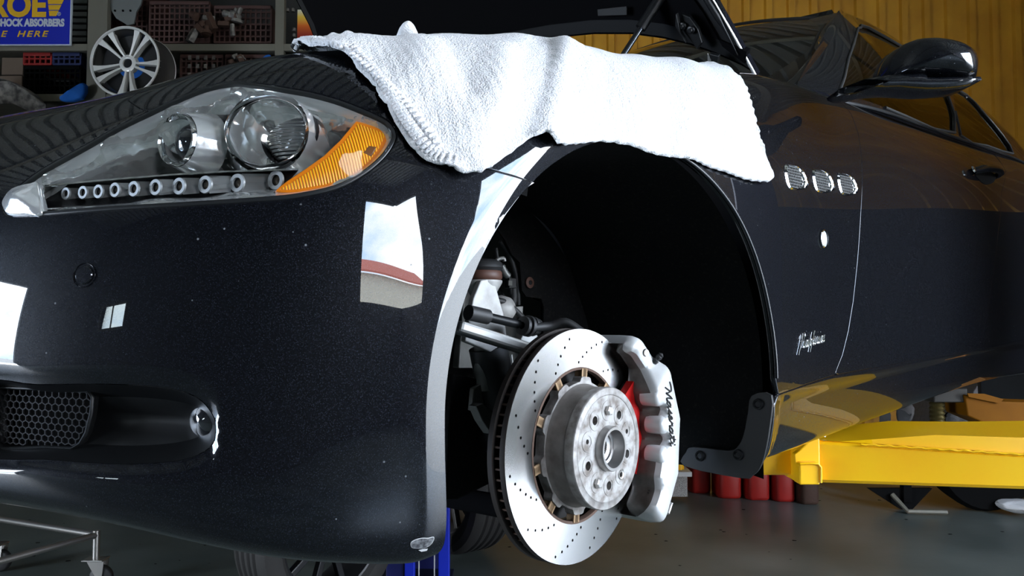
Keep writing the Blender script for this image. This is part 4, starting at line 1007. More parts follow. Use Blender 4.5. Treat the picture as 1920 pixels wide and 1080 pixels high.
# a pillar sweep + cowl
ap = [Vector((x, rof([x])[0][0]-.004, ZC+rof([x])[0][1]-.003)) for x in np.linspace(.84, 1.60, 14)]
rows = []
for i, p in enumerate(ap):
    f = i/13; q = A[0]*(1-f)+B[0]*f; q = Vector((q[0], q[1], q[2]+ZC+.045*math.sin(PI*f)))
    mid = (p+q)/2+Vector((-.014, -.010, .012)); rows.append([p+Vector((.004, .004, 0)), p, mid, q+Vector((0, 0, .003)), q+Vector((.004, .012, -.004))])
k = MB(); k.grid([[r[j] for r in rows] for j in range(5)]); k.build('windscreen_pillar', 'car_paint', car, smooth=80)
k = MB(); cw = [[Vector((.60+.10*abs(y-.8)+f*.10, y, ZC+.50+.02*f)) for y in np.linspace(.06, 1.54, 12)] for f in (0, 1)]; k.grid(cw).build('cowl', 'black_plastic', car)
MB().tube([Vector((.74, .10, ZC+.545)), Vector((.70, .35, ZC+.575)), Vector((.67, .70, ZC+.585))], .008, 6).build('wiper', 'black_plastic', car, smooth=60)
k = MB(); k.box((2.1, .45, ZC+.30), (.5, .5, .6)); k.box((2.1, 1.15, ZC+.30), (.5, .5, .6)); k.build('seat', 'felt_black', car, bevel=.05, kind='stuff')
# cabin lining to darken the inside
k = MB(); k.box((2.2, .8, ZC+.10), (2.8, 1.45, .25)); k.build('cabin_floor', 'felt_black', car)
# triangular chrome end at mirror foot + small fender chip
# ------------------------------------------------------------------ door mirror
MWc = 1.56; UPY = 150.0
def mp3(px, py, w=MWc, dw=0): return room(uat(px, w), w+dw, ZB(py, w))
mo = [(1655, 150), (1662, 118), (1683, 88), (1712, 75), (1755, 77), (1795, 88), (1818, 105), (1825, 128), (1822, 152), (1812, 160), (1785, 160), (1730, 155), (1680, 153)]
O = crom(mo, 4, True); cxm, cym = 1745, 124
rows = []
for f, dw in ((1.0, .05), (.995, .02), (.97, -.005), (.90, -.03), (.76, -.052), (.55, -.068), (.3, -.077), (.02, -.080)):
    rows.append([mp3(cxm+(x-cxm)*f, cym+(y-cym)*f+2, MWc, dw) for x, y in O])
rows = [[mp3(cxm+(x-cxm)*.9, cym+(y-cym)*.9, MWc, .06) for x, y in O]]+rows
k = MB(); k.grid([r+[r[0]] for r in rows]); mir = k.build('door_mirror', 'car_paint', car, smooth=80)
O2 = [(1568, 171), (1600, 162), (1660, 152), (1712, 152), (1712, 157), (1735, 158), (1812, 157), (1803, 170), (1775, 177), (1720, 180), (1660, 176), (1610, 180), (1580, 180)]
k = MB(); O2c = crom([p for p in O2], 2, True); rows = []
for f, dw in ((.75, .035), (1.0, .02), (1.0, -.03), (.93, -.048), (.5, -.055), (.02, -.056)):
    rows.append([mp3(1700+(x-1700)*(1 if f > .9 else .6+.4*f), 167+(y-167)*f, MWc, dw+ (0.03 if x < 1600 else 0)) for x, y in O2c])
k.grid([r+[r[0]] for r in rows]); k.build('mirror_foot', 'car_paint', mir, smooth=80)
MB().prism([mp3(cxm+(x-cxm)*.86, cym+(y-cym)*.86, MWc, .058) for x, y in O[::4]], FW0*.002).build('mirror_glass', 'chrome', mir)

# ------------------------------------------------------------------ open hood
th = math.radians(55); hp0 = Vector((.60, .8, ZC+.49)); hn_ = Vector((math.sin(th), 0, math.cos(th)))
def onh(px, py, off=0.): return onp(px, py, hp0, hn_)+hn_*off
hd = Vector((-math.cos(th), 0, math.sin(th)))
near_e = [onh(1425, 135), onh(1388, 67), onh(1350, 0)]
rear_px = [(1425, 135), (1395, 118), (1350, 98), (1300, 80), (1250, 68), (1190, 60), (1120, 60), (1040, 68), (960, 82), (860, 100), (760, 112), (680, 112), (604, 92)]
rear_e = [onh(*p) for p in rear_px]
far_e = [onh(604, 92), onh(586, 45), onh(563, 0)]
front_e = [far_e[-1]+hd*.42+Vector((0, -.02, 0)), far_e[-1]+hd*.60+Vector((0, -.18, 0)), near_e[-1]+hd*.60+Vector((0, .34, 0)), near_e[-1]+hd*.40+Vector((0, .14, 0))]
hout = rear_e+far_e[1:]+front_e+near_e[::-1][:-1]
def h2(p): w_ = p-hp0; return np.array([w_.y, w_.dot(hd)])
H2 = [h2(p) for p in hout]
def hood_panel(name, poly, off, bulge, m, par, step=.05, skirtn=None):
    V, T, lp = cdt(poly, [], step); dd = pdist(V, np.array(H2)); P = [hp0+Vector((0, 1, 0))*v[0]+hd*v[1]+hn_*(off+bulge*float(smooth01(d_/.25))) for v, d_ in zip(V, dd)]
    F = [tuple(int(i) for i in t_) for t_ in T]; k = MB(); k.add(P, F)
    if skirtn is not None:
        l = lp[0]; n_ = len(l); k.add([P[i] for i in l]+[P[i]+hn_*skirtn for i in l], [(i, (i+1) % n_, n_+(i+1) % n_, n_+i) for i in range(n_)])
    return k.build(name, m, par, smooth=40)
hood = hood_panel('hood', H2, .0, .05, 'car_paint', car, .05, -.014)
inner = np.array(H2)
hood_panel('hood_lining', shrink(inner, .035), -.020, -.012, 'felt_black', hood, .06, .02)
hood_panel('hood_inner_frame', shrink(inner, .004), -.014, .0, 'satin_black', hood, .06, .01)
MB().tube([p-hn_*.014+Vector((0, .005, 0)) for p in [onh(1425, 135), onh(1388, 67), onh(1350, 0), near_e[-1]+hd*.25+Vector((0, .08, 0))]], .0035, 6).build('hood_edge_seal', 'chrome_soft', hood, smooth=60)
MB().tube([onh(x, y, -.024) for x, y in [(1392, 96), (1380, 72), (1366, 46), (1352, 22), (1335, -6), (1320, -30)]], [.0008, .0015, .003, .0065, .006, .006], 8).build('hood_edge_flange', 'satin_black', hood, smooth=60)
# gas strut, hinge
g0_ = atY(1168, 104, .20); g1_ = g0_+(onh(1246, -6, -.03)-g0_)*1.0
k = MB(); k.tube([g0_, g0_.lerp(g1_, .98), g1_+(g1_-g0_)*.2], .0065, 12); k.tube([g0_.lerp(g1_, .5), g1_+(g1_-g0_)*.25], .0115, 14); k.build('gas_strut', 'satin_black', car, smooth=50)
MB().tube([g0_+Vector((-.002, -.006, 0)), g1_+Vector((-.002, -.006, 0))], .0024, 8).build('strut_rod', 'steel_rod', car, smooth=50)
def hinge(name, px, w_off, m='satin_black', th_=.012):
    k = MB(); k.prism([onh(x, y, w_off) for x, y in px], -hn_*th_); return k.build(name, m, hood, bevel=.0015)
hinge('hinge_arm', [(1296, 12), (1310, 18), (1326, 40), (1334, 66), (1325, 78), (1306, 52), (1292, 40)], -.035)
hinge('hinge_plate', [(1292, 8), (1300, 44), (1310, 62), (1290, 30)], -.05)
hinge('hinge_link', [(1350, 84), (1366, 88), (1362, 122), (1350, 126)], -.04)
hinge('hinge_link', [(1346, 82), (1353, 96), (1352, 108), (1346, 96)], -.05, 'alu_arm', .003)
for x, y in ((1316, 40), (1300, 33)):
    p = onh(x, y, -.055); MB().lathe([(.0003, .004), (.004, .004), (.005, .002), (.008, .001), (.0085, -.003)], p, -hn_, 18).build('hinge_bolt', 'satin_black', hood, smooth=40)
hinge('hood_label', [(1135, 8), (1190, 2), (1190, 18), (1136, 20)], -.034, 'black_plastic', .002)

# ------------------------------------------------------------------ wheel house
def wy(px, py, y): return atY(px, py, y)
al_pts = []
for t_ in np.linspace(-.16, PI+.17, 60):
    if t_ < 0: x, z = AX-AR-.004, AZ+t_
    elif t_ > PI: x, z = AX+AR+.004, AZ-(t_-PI)
    else: x, z = AX-(AR+.004)*math.cos(t_), AZ+(AR+.004)*math.sin(t_)
    al_pts.append((x, z))
rear_pts = al_pts[16:]
YI = .27
def wob(x, z, y): return .006*math.sin(x*23+y*9)+.004*math.sin(z*31+y*17)
k = MB(); k.grid([[Vector((x+wob(x, z, y)*(y > -.1), y, z+.5*wob(x, z, y)*(y > -.1))) for x, z in rear_pts] for y in (-.120, -.09, -.03, .06, .15, YI)])
liner = k.build('wheel_liner', 'liner_felt', car, smooth=60, label='black felt-faced wheel arch liner')
# front leg of the liner is narrow; deeper behind it the suspension shows
fr = al_pts[3:17]
k = MB(); k.grid([[Vector((x, y, z)) for x, z in fr] for y in (-.100, -.05, .02)]); k.build('liner_front', 'liner_felt', liner, smooth=60)
# inner wall of the liner with its cut edge
edge_px = [(930, 430), (945, 452), (957, 478), (972, 492), (976, 545), (984, 556), (1012, 560), (1017, 575), (1016, 640), (1040, 700)]
ed = [wy(x, y, YI) for x, y in edge_px]; top = [Vector((x, YI, z)) for x, z in al_pts[20:]]
poly = ed[::-1]+[Vector((p.x, YI, p.z)) for p in top]+[Vector((AX+AR, YI, ZC-.32)), Vector((ed[-1].x, YI, ZC-.32))]
k = MB(); k.prism(poly, (0, -.004, 0)); k.build('liner_wall', 'liner_felt', liner)
for (px, py, r_) in ((992, 530, .011),):
    p = wy(px, py, YI-.006); MB().lathe([(r_, 0), (r_, .003), (r_*.45, .004), (r_*.4, .001)], p, (0, -1, 0), 24).build('liner_clip', 'brown_rubber', liner, smooth=40)
    MB().lathe([(.0003, .0055), (r_*.4, .005), (r_*.42, 0)], p, (0, -1, 0), 12).build('liner_screw', 'satin_black', liner, smooth=40)
MB().lathe([(.014, 0), (.013, .004), (.006, .006), (.0003, .003)], Vector((.16, -.0, AZ+.335)), (-.3, -.2, -.9), 20).build('liner_clip', 'satin_black', liner, smooth=40)
# mud flap (L shaped) with its screws
mf = [(1409, 742), (1446, 741), (1443, 800), (1434, 850), (1424, 878), (1410, 892), (1390, 897), (1282, 874), (1286, 848), (1300, 838), (1365, 845), (1384, 836), (1394, 815), (1402, 775)]
mp4 = crom([tuple(atX(x, y, AX+AR-.010)) for x, y in mf], 3, True)
k = MB(); k.prism([Vector(p) for p in mp4], (.006, 0, 0)); mud = k.build('mud_guard', 'black_plastic', car, bevel=.001)
for px, py in ((1421, 758), (1384, 853), (1312, 855)):
    p = atX(px, py, AX+AR-.013); MB().lathe([(.010, -.002), (.009, .002), (.006, .003), (.005, .0005), (.0003, .0)], p, (-1, 0, 0), 20).build('flap_screw', 'satin_black', mud, smooth=40)
# inner structure: body-coloured strut tower and chassis
k = MB(); cpx = [(880, 420), (960, 420), (985, 480), (1000, 560), (1015, 566), (1014, 660), (940, 690), (860, 690)]
k.prism([wy(x, y, .36) for x, y in cpx], (0, .02, 0)); k.build('inner_wing', 'grey_body', car, bevel=.003)
k = MB(); k.box((-.05, .50, ZC+.04), (.9, .03, .46)); k.build('chassis_side', 'liner_felt', car)
k = MB(); k.prism([wy(x, y, .20) for x, y in [(850, 700), (935, 720), (945, 800), (925, 905), (860, 937), (835, 937), (840, 800)]], (0, .02, 0)); k.build('splash_shield', 'liner_felt', car, bevel=.004)
def ltube(name, pts, y, r, m, n=10, par=car, smooth_=4, **kw):
    P = crom([tuple(wy(p[0], p[1], p[2] if len(p) > 2 else y)) for p in pts], smooth_)
    return MB().tube(P, r, n).build(name, m, par, smooth=60, **kw)
sus = MB()
# damper: rubber bump stop, white cup, cast knuckle arm
c0 = wy(905, 515, .20)
MB().lathe([(.0003, .026), (.024, .026), (.034, .020), (.036, .012), (.031, .006)], c0, (0, 0, 1), 36).build('bump_stop_cap', 'rubber', car, smooth=50)
MB().lathe([(.030, .008), (.0335, .004), (.034, -.006), (.030, -.010)], c0, (0, 0, 1), 36).build('bump_stop', 'brown_rubber', car, smooth=50)
MB().lathe([(.034, -.010), (.034, -.014), (.026, -.028), (.016, -.046), (.014, -.2)], c0, (0, 0, 1), 36).build('spring_cup', 'alu_cast', car, smooth=50)
k = MB(); k.prism([wy(x, y, .17) for x, y in [(872, 640), (888, 560), (902, 526), (915, 524), (928, 530), (945, 590), (952, 640), (920, 660)]], (0, .012, 0)); k.build('damper_fork', 'alu_cast', car, bevel=.002)
ltube('damper_tube', [(915, 650), (925, 700), (938, 760), (950, 820)], .20, .034, 'rubber', 24)
MB().lathe([(.0003, .03), (.016, .027), (.026, .012), (.028, -.01), (.02, -.025)], wy(936, 582, .24), (.3, -.9, .3), 28).build('ball_joint', 'alu_cast', car, smooth=50)
# upper link rod with boots
ltube('steering_rod', [(905, 592), (985, 611)], .13, .0075, 'satin_black', 14)
ltube('rod_sleeve', [(878, 586), (914, 594)], .13, .0125, 'rubber', 16)
for i, (x, r_) in enumerate(((982, .016), (990, .018), (998, .0165), (1005, .014))):
    p = wy(x, 611+i*.5, .12); a_x = (wy(985, 611, .13)-wy(905, 592, .13)).normalized(); MB().lathe([(.006, -.004), (r_, -.003), (r_, .003), (.006, .004)], p, a_x, 28).build('boot_ring', 'rubber', car, smooth=40)
# aluminium control arm (box section)
ca0, ca1 = wy(868, 615, .12), wy(1016, 662, .10); ax_ = (ca1-ca0).normalized(); az_ = Vector((0, 0, 1)); ay_ = ax_.cross(az_).normalized(); az_ = ay_.cross(ax_)
k = MB(); k.box((ca0+ca1)/2, ((ca1-ca0).length*1.15, .028, .018), (ax_, ay_, az_)); k.build('control_arm', 'alu_arm', car, bevel=.005)
k = MB(); k.box((ca0+ca1)/2+az_*.008-ay_*.014, ((ca1-ca0).length*1.15, .004, .004), (ax_, ay_, az_)); k.box((ca0+ca1)/2-az_*.008-ay_*.014, ((ca1-ca0).length*1.15, .004, .004), (ax_, ay_, az_)); k.build('control_arm_rib', 'alu_arm', car, kind='stuff')
k = MB(); k.prism([wy(x, y, .16) for x, y in [(985, 620), (1005, 622), (1022, 655), (1000, 660), (975, 640)]], (0, .02, 0)); k.build('knuckle_top', 'alu_arm', car, bevel=.002)
ltube('brake_hose', [(1000, 614, .11), (1030, 611, .10), (1060, 604, .08), (1090, 622, .06)], .1, .0075, 'rubber', 12)
ltube('sensor_cable', [(985, 602, .12), (1010, 608, .11), (1040, 604, .10), (1065, 600, .08), (1092, 618, .06)], .1, .0028, 'satin_black', 8)
ltube('wiring', [(938, 452), (952, 472), (963, 500), (970, 530), (972, 572)], .28, .005, 'rubber', 10)
ltube('wiring', [(930, 465), (934, 490), (945, 515), (955, 520), (958, 545), (966, 566)], .27, .0038, 'rubber', 8)
ltube('wiring', [(925, 562), (945, 566), (962, 578), (985, 600), (1000, 612)], .22, .0055, 'rubber', 10)
ltube('wiring', [(930, 530), (945, 556), (960, 580)], .30, .0028, 'rubber', 8)
ltube('flexible_conduit', [(962, 538), (963, 560), (960, 572)], .27, [.0075+.0012*(i % 2) for i in range(9)], 'rubber', 12)
ltube('flexible_conduit', [(940, 498), (948, 512), (953, 518)], .26, [.006+.0012*(i % 2) for i in range(9)], 'alu_arm', 12)
k = MB(); k.box(wy(957, 531, .26), (.020, .015, .020)); k.build('connector', 'black_plastic', car, bevel=.002)
k = MB(); k.box(wy(956, 531, .25), (.010, .004, .010)); k.build('connector_clip', 'grey_body', car, bevel=.001)
k = MB(); k.prism([wy(x, y, .26) for x, y in [(962, 576), (981, 574), (980, 596), (970, 590)]], (0, .01, 0)); k.build('hose_bracket', 'alu_cast', car, bevel=.001)
k = MB(); k.tube(crom([tuple(wy(x, y, .22)) for x, y in [(928, 492), (934, 486), (944, 484), (946, 490)]], 3), .0035, 8); k.build('pipe_clip', 'alu_arm', car, smooth=60)
k = MB(); k.prism([wy(x, y, .15) for x, y in [(888, 728), (902, 720), (908, 760), (897, 772), (884, 770)]], (0, .01, 0)); k.build('lower_bracket', 'grey_body', car, bevel=.002)
k = MB(); k.prism([wy(x, y, .11) for x, y in [(893, 762), (905, 756), (918, 768), (930, 772), (932, 800), (922, 815), (905, 790)]], (0, .02, 0)); k.build('lower_bracket', 'grey_body', car, bevel=.003)
ltube('lower_pipe', [(958, 665), (962, 700), (960, 725)], .24, .003, 'alu_arm', 8)
# knuckle and axle behind the disc
HZ = ZC-.191
k = MB(); k.lathe([(.065, 0), (.07, .04), (.05, .08), (.035, .14), (.03, .45)], (0, .035, HZ), (0, 1, 0), 32, True); k.build('knuckle', 'satin_black', car, smooth=50)
k = MB(); k.tube([(-.02, .07, HZ-.06), (.02, .2, HZ-.13), (.05, .45, HZ-.15)], .02, 10); k.build('lower_arm', 'felt_black', car, smooth=50, kind='stuff')

# ------------------------------------------------------------------ brake disc (built about its own centre, axis -y, then steered)
BM = Matrix.Translation((0.002, 0, HZ)) @ Matrix.Rotation(math.radians(5.0), 4, 'Z')
def fix_origin(o): o.matrix_world = BM; o.matrix_parent_inverse = Matrix.Identity(4)
def bpart(o, par=None):
    if par is not None: o.parent = par; o.matrix_parent_inverse = Matrix.Identity(4)
    return o
def brake_root(o):
    o.parent = car; o.matrix_parent_inverse = matr(car).inverted(); o.matrix_basis = BM; return o
R1, R0 = .1795, .1195
holes = []
def c2(r, th_): return (r*math.cos(th_), r*math.sin(th_))
for i in range(12):
    b_ = math.radians(30*i+8)
    for r_, q in ((.170, 0), (.161, .085), (.1525, .165), (.1440, .245), (.136, .32), (.1275, .40)) if i % 2 == 0 else ((.166, .02), (.156, .11), (.147, .20), (.138, .28), (.129, .36)):
        holes.append(c2(r_, b_+q))
circ = lambda r_, n_, c_=(0, 0): np.array([(c_[0]+r_*math.cos(2*PI*i/n_), c_[1]+r_*math.sin(2*PI*i/n_)) for i in range(n_)])
def face_mesh(outer, hls, y, step, depth=None):
    V, T, lp = cdt(outer, hls, step); k = MB(); P = [Vector((v[0], y, v[1])) for v in V]; k.add(P, [tuple(int(i) for i in t_) for t_ in T])
    return k, P, lp
hl = [circ(.0023, 8, h) for h in holes]
k, P, lp = face_mesh(circ(R1, 120), [circ(R0, 96)]+hl, 0, .012)
me = bpy.data.meshes.new('brake_disc')
disc_o = k.build('brake_disc', 'disc_face', None, label='drilled ventilated brake disc with bare hub'); brake_root(disc_o)
k = MB()
for l in lp[2:]:
    n_ = len(l); k.add([P[i] for i in l]+[P[i]+Vector((0, .010, 0)) for i in l]+[], [(i, (i+1) % n_, n_+(i+1) % n_, n_+i) for i in range(n_)]); 
    k.add([P[i]+Vector((0, .006, 0)) for i in l], [tuple(range(n_))])
bpart(k.build('drill_hole', 'dark_hole', None, kind='stuff'), disc_o)
k = MB(); k.lathe([(R1, 0), (R1+.0008, .0010), (R1+.0008, .009), (R1-.004, .0095)], (0, 0, 0), (0, 1, 0), 120); k.lathe([(R0, 0), (R0-.001, .001), (R0-.001, .009), (R0+.004, .0095)], (0, 0, 0), (0, 1, 0), 96); k.lathe([(R0, .0225), (R1-.002, .0225), (R1+.0008, .0235), (R1+.0008, .032), (R0, .032), (R0, .0225)], (0, 0, 0), (0, 1, 0), 120)
k.lathe([(R0, .0095), (R1-.002, .0095)], (0, 0, 0), (0, 1, 0), 96)
bpart(k.build('rear_plate', 'disc_edge', None, smooth=40, kind='stuff'), disc_o)
k = MB()
for i in range(72):
    th_ = 2*PI*i/72; d_ = Vector((math.cos(th_), 0, math.sin(th_))); e_ = Vector((-math.sin(th_), 0, math.cos(th_)))
    k.box(d_*((R0+R1)/2)+Vector((0, .016, 0)), (R1-R0-.008, .0028, .013), (d_, e_, Vector((0, 1, 0))))
bpart(k.build('cooling_vanes', 'disc_rust', None, kind='stuff'), disc_o)
bpart(MB().lathe([(R0+.0006, -.0004), (R0-.0035, -.0004), (R0-.004, .001), (R0-.004, .009)], (0, 0, 0), (0, 1, 0), 96).build('inner_edge', 'disc_rust', None, smooth=40), disc_o)
# hat with lobes
lob = []
for i in range(10):
    c_ = math.radians(36*i+12)
    for q, r_ in ((-.30, .0975), (-.16, .098), (-.12, .104), (-.08, .1055), (.08, .1055), (.12, .104), (.16, .098)): lob.append(c2(r_, c_+q))
k, P, lp = face_mesh(np.array(lob), [circ(.0935, 60)], -.005, .02)
l = lp[0]; n_ = len(l); k.add([P[i] for i in l]+[P[i]+Vector((0, .016, 0)) for i in l], [(i, (i+1) % n_, n_+(i+1) % n_, n_+i) for i in range(n_)])
hat = bpart(k.build('hat_flange', 'hat_alloy', None, bevel=.0015, label='cast hat flange with ten lobes'), disc_o)
bpart(MB().lathe([(.0945, -.005), (.0930, -.0075), (.0915, -.012), (.0905, -.034), (.0905, -.0365)], (0, 0, 0), (0, 1, 0), 96).build('hat_side', 'hat_side_shaded', None, smooth=60), disc_o)
mat('hat_inner_brown', (.10, .075, .055), .6, .2, bump=(60, .2, .001))
bpart(MB().lathe([(.0003, .03), (.10, .03), (.117, .031)], (0, 0, 0), (0, 1, 0), 60).build('dust_shield', 'dark_hole', None, smooth=60), disc_o)
for i in range(10):
    th_ = math.radians(36*i+12); d_ = Vector((math.cos(th_), 0, math.sin(th_))); e_ = Vector((-math.sin(th_), 0, math.cos(th_)))
    k = MB(); k.box(d_*.111+Vector((0, .006, 0)), (.014, .0105, .016), (d_, e_, Vector((0, 1, 0)))); k.box(d_*.111+Vector((0, -.0005, 0)), (.014, .015, .003), (d_, e_, Vector((0, 1, 0))))
    bpart(k.build('bobbin', 'bobbin', None, bevel=.001, kind=None), disc_o)
# hub face
HY = -.052
A5 = [math.radians(128-72*i) for i in range(5)]
lug = [c2(.0565, a) for a in A5]
sm = [c2(.057, math.radians(q)) for q in (20, -52, 164)]
bolts = [c2(.057, math.radians(q)) for q in (92, -124)]
hs = [circ(.0067, 20, p) for p in lug]+[circ(.0038, 14, p) for p in sm]
k, P, lp = face_mesh(circ(.0795, 80), [circ(.033, 48)]+hs, HY, .010)
for l in lp[2:]:
    n_ = len(l); k.add([P[i] for i in l]+[P[i]+Vector((0, .012, 0)) for i in l], [(i, (i+1) % n_, n_+(i+1) % n_, n_+i) for i in range(n_)])
hub = bpart(k.build('hub_face', 'hub_steel', None, smooth=30, label='silver wheel hub face with ten holes'), disc_o)
bpart(MB().lathe([(.0795, HY), (.0805, HY-.0008), (.0812, HY-.0002), (.0905, HY), (.0915, HY+.001), (.092, HY+.003), (.0915, HY+.0155), (.089, -.034)], (0, 0, 0), (0, 1, 0), 96).build('hub_rim', 'hat_alloy', None, smooth=40), disc_o)
k = MB()
for p in lug+sm: k.lathe([(.0003, 0), (.0072, 0)], (p[0], HY+.010, p[1]), (0, 1, 0), 14)
bpart(k.build('lug_hole', 'dark_hole', None, kind='stuff'), disc_o)
bpart(MB().lathe([(.0345, HY+.001), (.0335, HY-.010), (.0325, HY-.012), (.0285, HY-.012), (.0275, HY-.010), (.0265, HY+.004), (.0255, HY+.006), (.0215, HY+.007), (.0205, HY+.010), (.0150, HY+.012)], (0, 0, 0), (0, 1, 0), 64).build('centre_bore', 'bore_steel', None, smooth=40), disc_o)
bpart(MB().lathe([(.015, HY+.012), (.0148, HY+.045), (.0003, HY+.045)], (0, 0, 0), (0, 1, 0), 40).build('bore_depth', 'dark_hole', None, smooth=40), disc_o)
k = MB()
for i in range(30):
    th_ = 2*PI*i/30; d_ = Vector((math.cos(th_), 0, math.sin(th_))); e_ = Vector((-math.sin(th_), 0, math.cos(th_)))
    k.box(d_*.0142+Vector((0, HY+.024, 0)), (.0022, .0014, .022), (d_, e_, Vector((0, 1, 0))))
bpart(k.build('splines', 'bore_steel', None, kind='stuff'), disc_o)
for p in bolts:
    k = MB(); k.cyl((p[0], HY, p[1]), (p[0], HY-.0065, p[1]), .0078, .0074, 6); k.cyl((p[0], HY-.0065, p[1]), (p[0], HY-.0075, p[1]), .0074, .006, 6); bpart(k.build('hub_bolt', 'bolt_steel', None), disc_o)
for p in sm[1:2]:
    bpart(MB().lathe([(.0045, -.001), (.0065, -.0015), (.0075, 0)], (p[0], HY, p[1]), (0, 1, 0), 20).build('locating_ring', 'bolt_steel', None, smooth=40), disc_o)
for a in A5+[x_+math.radians(36) for x_ in A5]:   # raised pads round each hole, machined
    p = c2(.0565, a); bpart(MB().lathe([(.0155, .0002), (.0148, -.0007), (.0095 if a in A5 else .0088, -.0007)], (p[0], HY, p[1]), (0, 1, 0), 24).build('machined_pad', 'hub_steel', None, smooth=30), disc_o)

# ------------------------------------------------------------------ caliper
cal_th = [math.radians(q) for q in np.linspace(-47, 62, 90)]
def bump_(t_, c_, w_): return math.exp(-((math.degrees(t_)-c_)/w_)**2)
rows = []
for t_ in cal_th:
    dg_ = math.degrees(t_); e_ = min(1, (dg_+47)/8, (62-dg_)/9); e_ = max(e_, 0); e_ = math.sqrt(1-(1-e_)**2)
    boss = max(bump_(t_, 27, 5), bump_(t_, 8, 5), bump_(t_, -11, 5)); gapv = max(bump_(t_, 17.5, 4), bump_(t_, -1.5, 4))
    tp_ = float(smooth01((dg_-32)/12)); bp_ = float(smooth01((-24-dg_)/10))
    r_in = .139-.002*boss+.004*gapv+.010*(1-e_)+.026*tp_+.014*bp_
    flat = .197/ max(math.cos(math.radians(((dg_+46.5) % 27.5)-13.75)), .5)
    r_out = min(.207, flat)-.014*(1-e_); r_in = min(r_in, r_out-.034)
    y0, y1 = -.013, -.071+.016*(1-e_)+.022*tp_
    y1i = -.044-.016*boss+.006*gapv+.012*tp_
    pr_ = [(r_in+.004, y0), (r_in, y0-.006), (r_in, y1*.45), (r_in+.001+.010*gapv, y1*.62), (r_in+.002+.013*gapv, y1+.014), (r_in+.005+.013*gapv, y1+.004), (r_in+.011+.012*gapv, y1), (r_out-.010, y1-.001), (r_out-.003, y1+.003), (r_out, y1+.012), (r_out+.001, -.010), (r_out+.001, .05), (r_out-.006, .075), (r_out-.045, .078), (r_out-.052, .070), (r_out-.052, .045), (r_out-.014, .040), (r_out-.014, -.008), (r_out-.018, y0)]
    e2 = min(1, (dg_+47)/3.5, (62-dg_)/4); e2 = .12+.88*math.sqrt(max(1-(1-max(e2, 0))**2, 0)); cr_, cy_ = .5*(r_in+r_out)+.006, -.030
    pr_ = [(cr_+(r_-cr_)*e2, y if y > .02 else cy_+(y-cy_)*e2) for r_, y in pr_]
    rows.append([Vector((r_*math.cos(t_), y, r_*math.sin(t_))) for r_, y in pr_])
k = MB(); k.grid([r+[r[0]] for r in rows]); k.add(rows[0], [tuple(range(len(rows[0])))]); k.add(rows[-1], [tuple(range(len(rows[0])))])
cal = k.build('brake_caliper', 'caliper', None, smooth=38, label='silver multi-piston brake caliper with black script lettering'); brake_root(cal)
cal.data.materials.append(MATS['caliper_shaded'])
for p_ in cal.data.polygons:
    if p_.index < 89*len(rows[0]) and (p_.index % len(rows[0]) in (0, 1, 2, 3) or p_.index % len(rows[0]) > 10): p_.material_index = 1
for c_ in (27, 8, -11):
    t_ = math.radians(c_); d_ = Vector((math.cos(t_), 0, math.sin(t_)))
    k = MB(); k.lathe([(.0003, -.004), (.008, -.0035), (.013, -.001), (.0155, .004), (.0155, .03)], d_*.149+Vector((0, -.0672, 0)), (0, 1, 0), 28); bpart(k.build('piston_boss', 'caliper', None, smooth=50), cal)
    k = MB(); k.lathe([(.0003, .006), (.010, .005), (.0165, 0), (.018, -.01)], d_*.2+Vector((0, -.012, 0)), tuple(d_), 28); bpart(k.build('bridge_boss', 'caliper', None, smooth=50), cal)
# red pad
rows = []
for t_ in np.linspace(math.radians(-26), math.radians(38), 26):
    e_ = min(1, (t_-math.radians(-26))/.08, (math.radians(38)-t_)/.12); r_a = .111+.006*(1-e_); 
    rows.append([Vector((r_*math.cos(t_), y, r_*math.sin(t_))) for r_, y in ((r_a+.002, -.0125), (r_a, -.0135), (r_a, -.0235), (r_a+.002, -.026), (.15, -.026), (.15, -.0125))])
k = MB(); k.grid([r+[r[0]] for r in rows]); k.add(rows[0], [(0, 1, 2, 3, 4, 5)]); k.add(rows[-1], [(0, 1, 2, 3, 4, 5)]); bpart(k.build('brake_pad', 'pad_red', None, smooth=35, label='red brake pad backing plate'), cal)
rows = []
for t_ in np.linspace(math.radians(-23), math.radians(35), 22): rows.append([Vector((r_*math.cos(t_), y, r_*math.sin(t_))) for r_, y in ((.121, -.001), (.121, -.0125), (.16, -.0125), (.16, -.001))])
k = MB(); k.grid([r+[r[0]] for r in rows]); k.add(rows[0], [(0, 1, 2, 3)]); k.add(rows[-1], [(0, 1, 2, 3)]); bpart(k.build('friction_block', 'satin_black', None), cal)
# bleed nipple, bolts, casting mark
nb_ = Vector((.188*math.cos(math.radians(41)), -.050, .188*math.sin(math.radians(41))))
k = MB(); k.lathe([(.006, 0), (.006, .006), (.0045, .007), (.0045, .010), (.0055, .011), (.0055, .014), (.0045, .015), (.005, .018), (.0003, .021)], nb_, (.35, -.62, .7), 18); bpart(k.build('bleed_nipple', 'rubber', None, smooth=40), cal)
def cf(deg, r_, y): t_ = math.radians(deg); return Vector((r_*math.cos(t_), y, r_*math.sin(t_)))
k = MB(); k.lathe([(.0003, .003), (.005, .003), (.0065, 0)], cf(55, .172, -.060), (-.3, -1, 0), 18); bpart(k.build('caliper_bolt', 'bolt_steel', None, smooth=40), cal)
for i in range(9):
    k = MB(); k.box(cf(-24-i*1.55, .1555, -.0475), (.004, .0025, .0022)); 
    if i % 3 != 2: bpart(k.build('casting_mark', 'dark_hole', None), cal)
k = MB(); k.tube([cf(-33, .199, -.068), cf(-36, .202, -.066), cf(-39, .198, -.068)], .0025, 8); bpart(k.build('pad_clip', 'bolt_steel', None, smooth=50), cal)
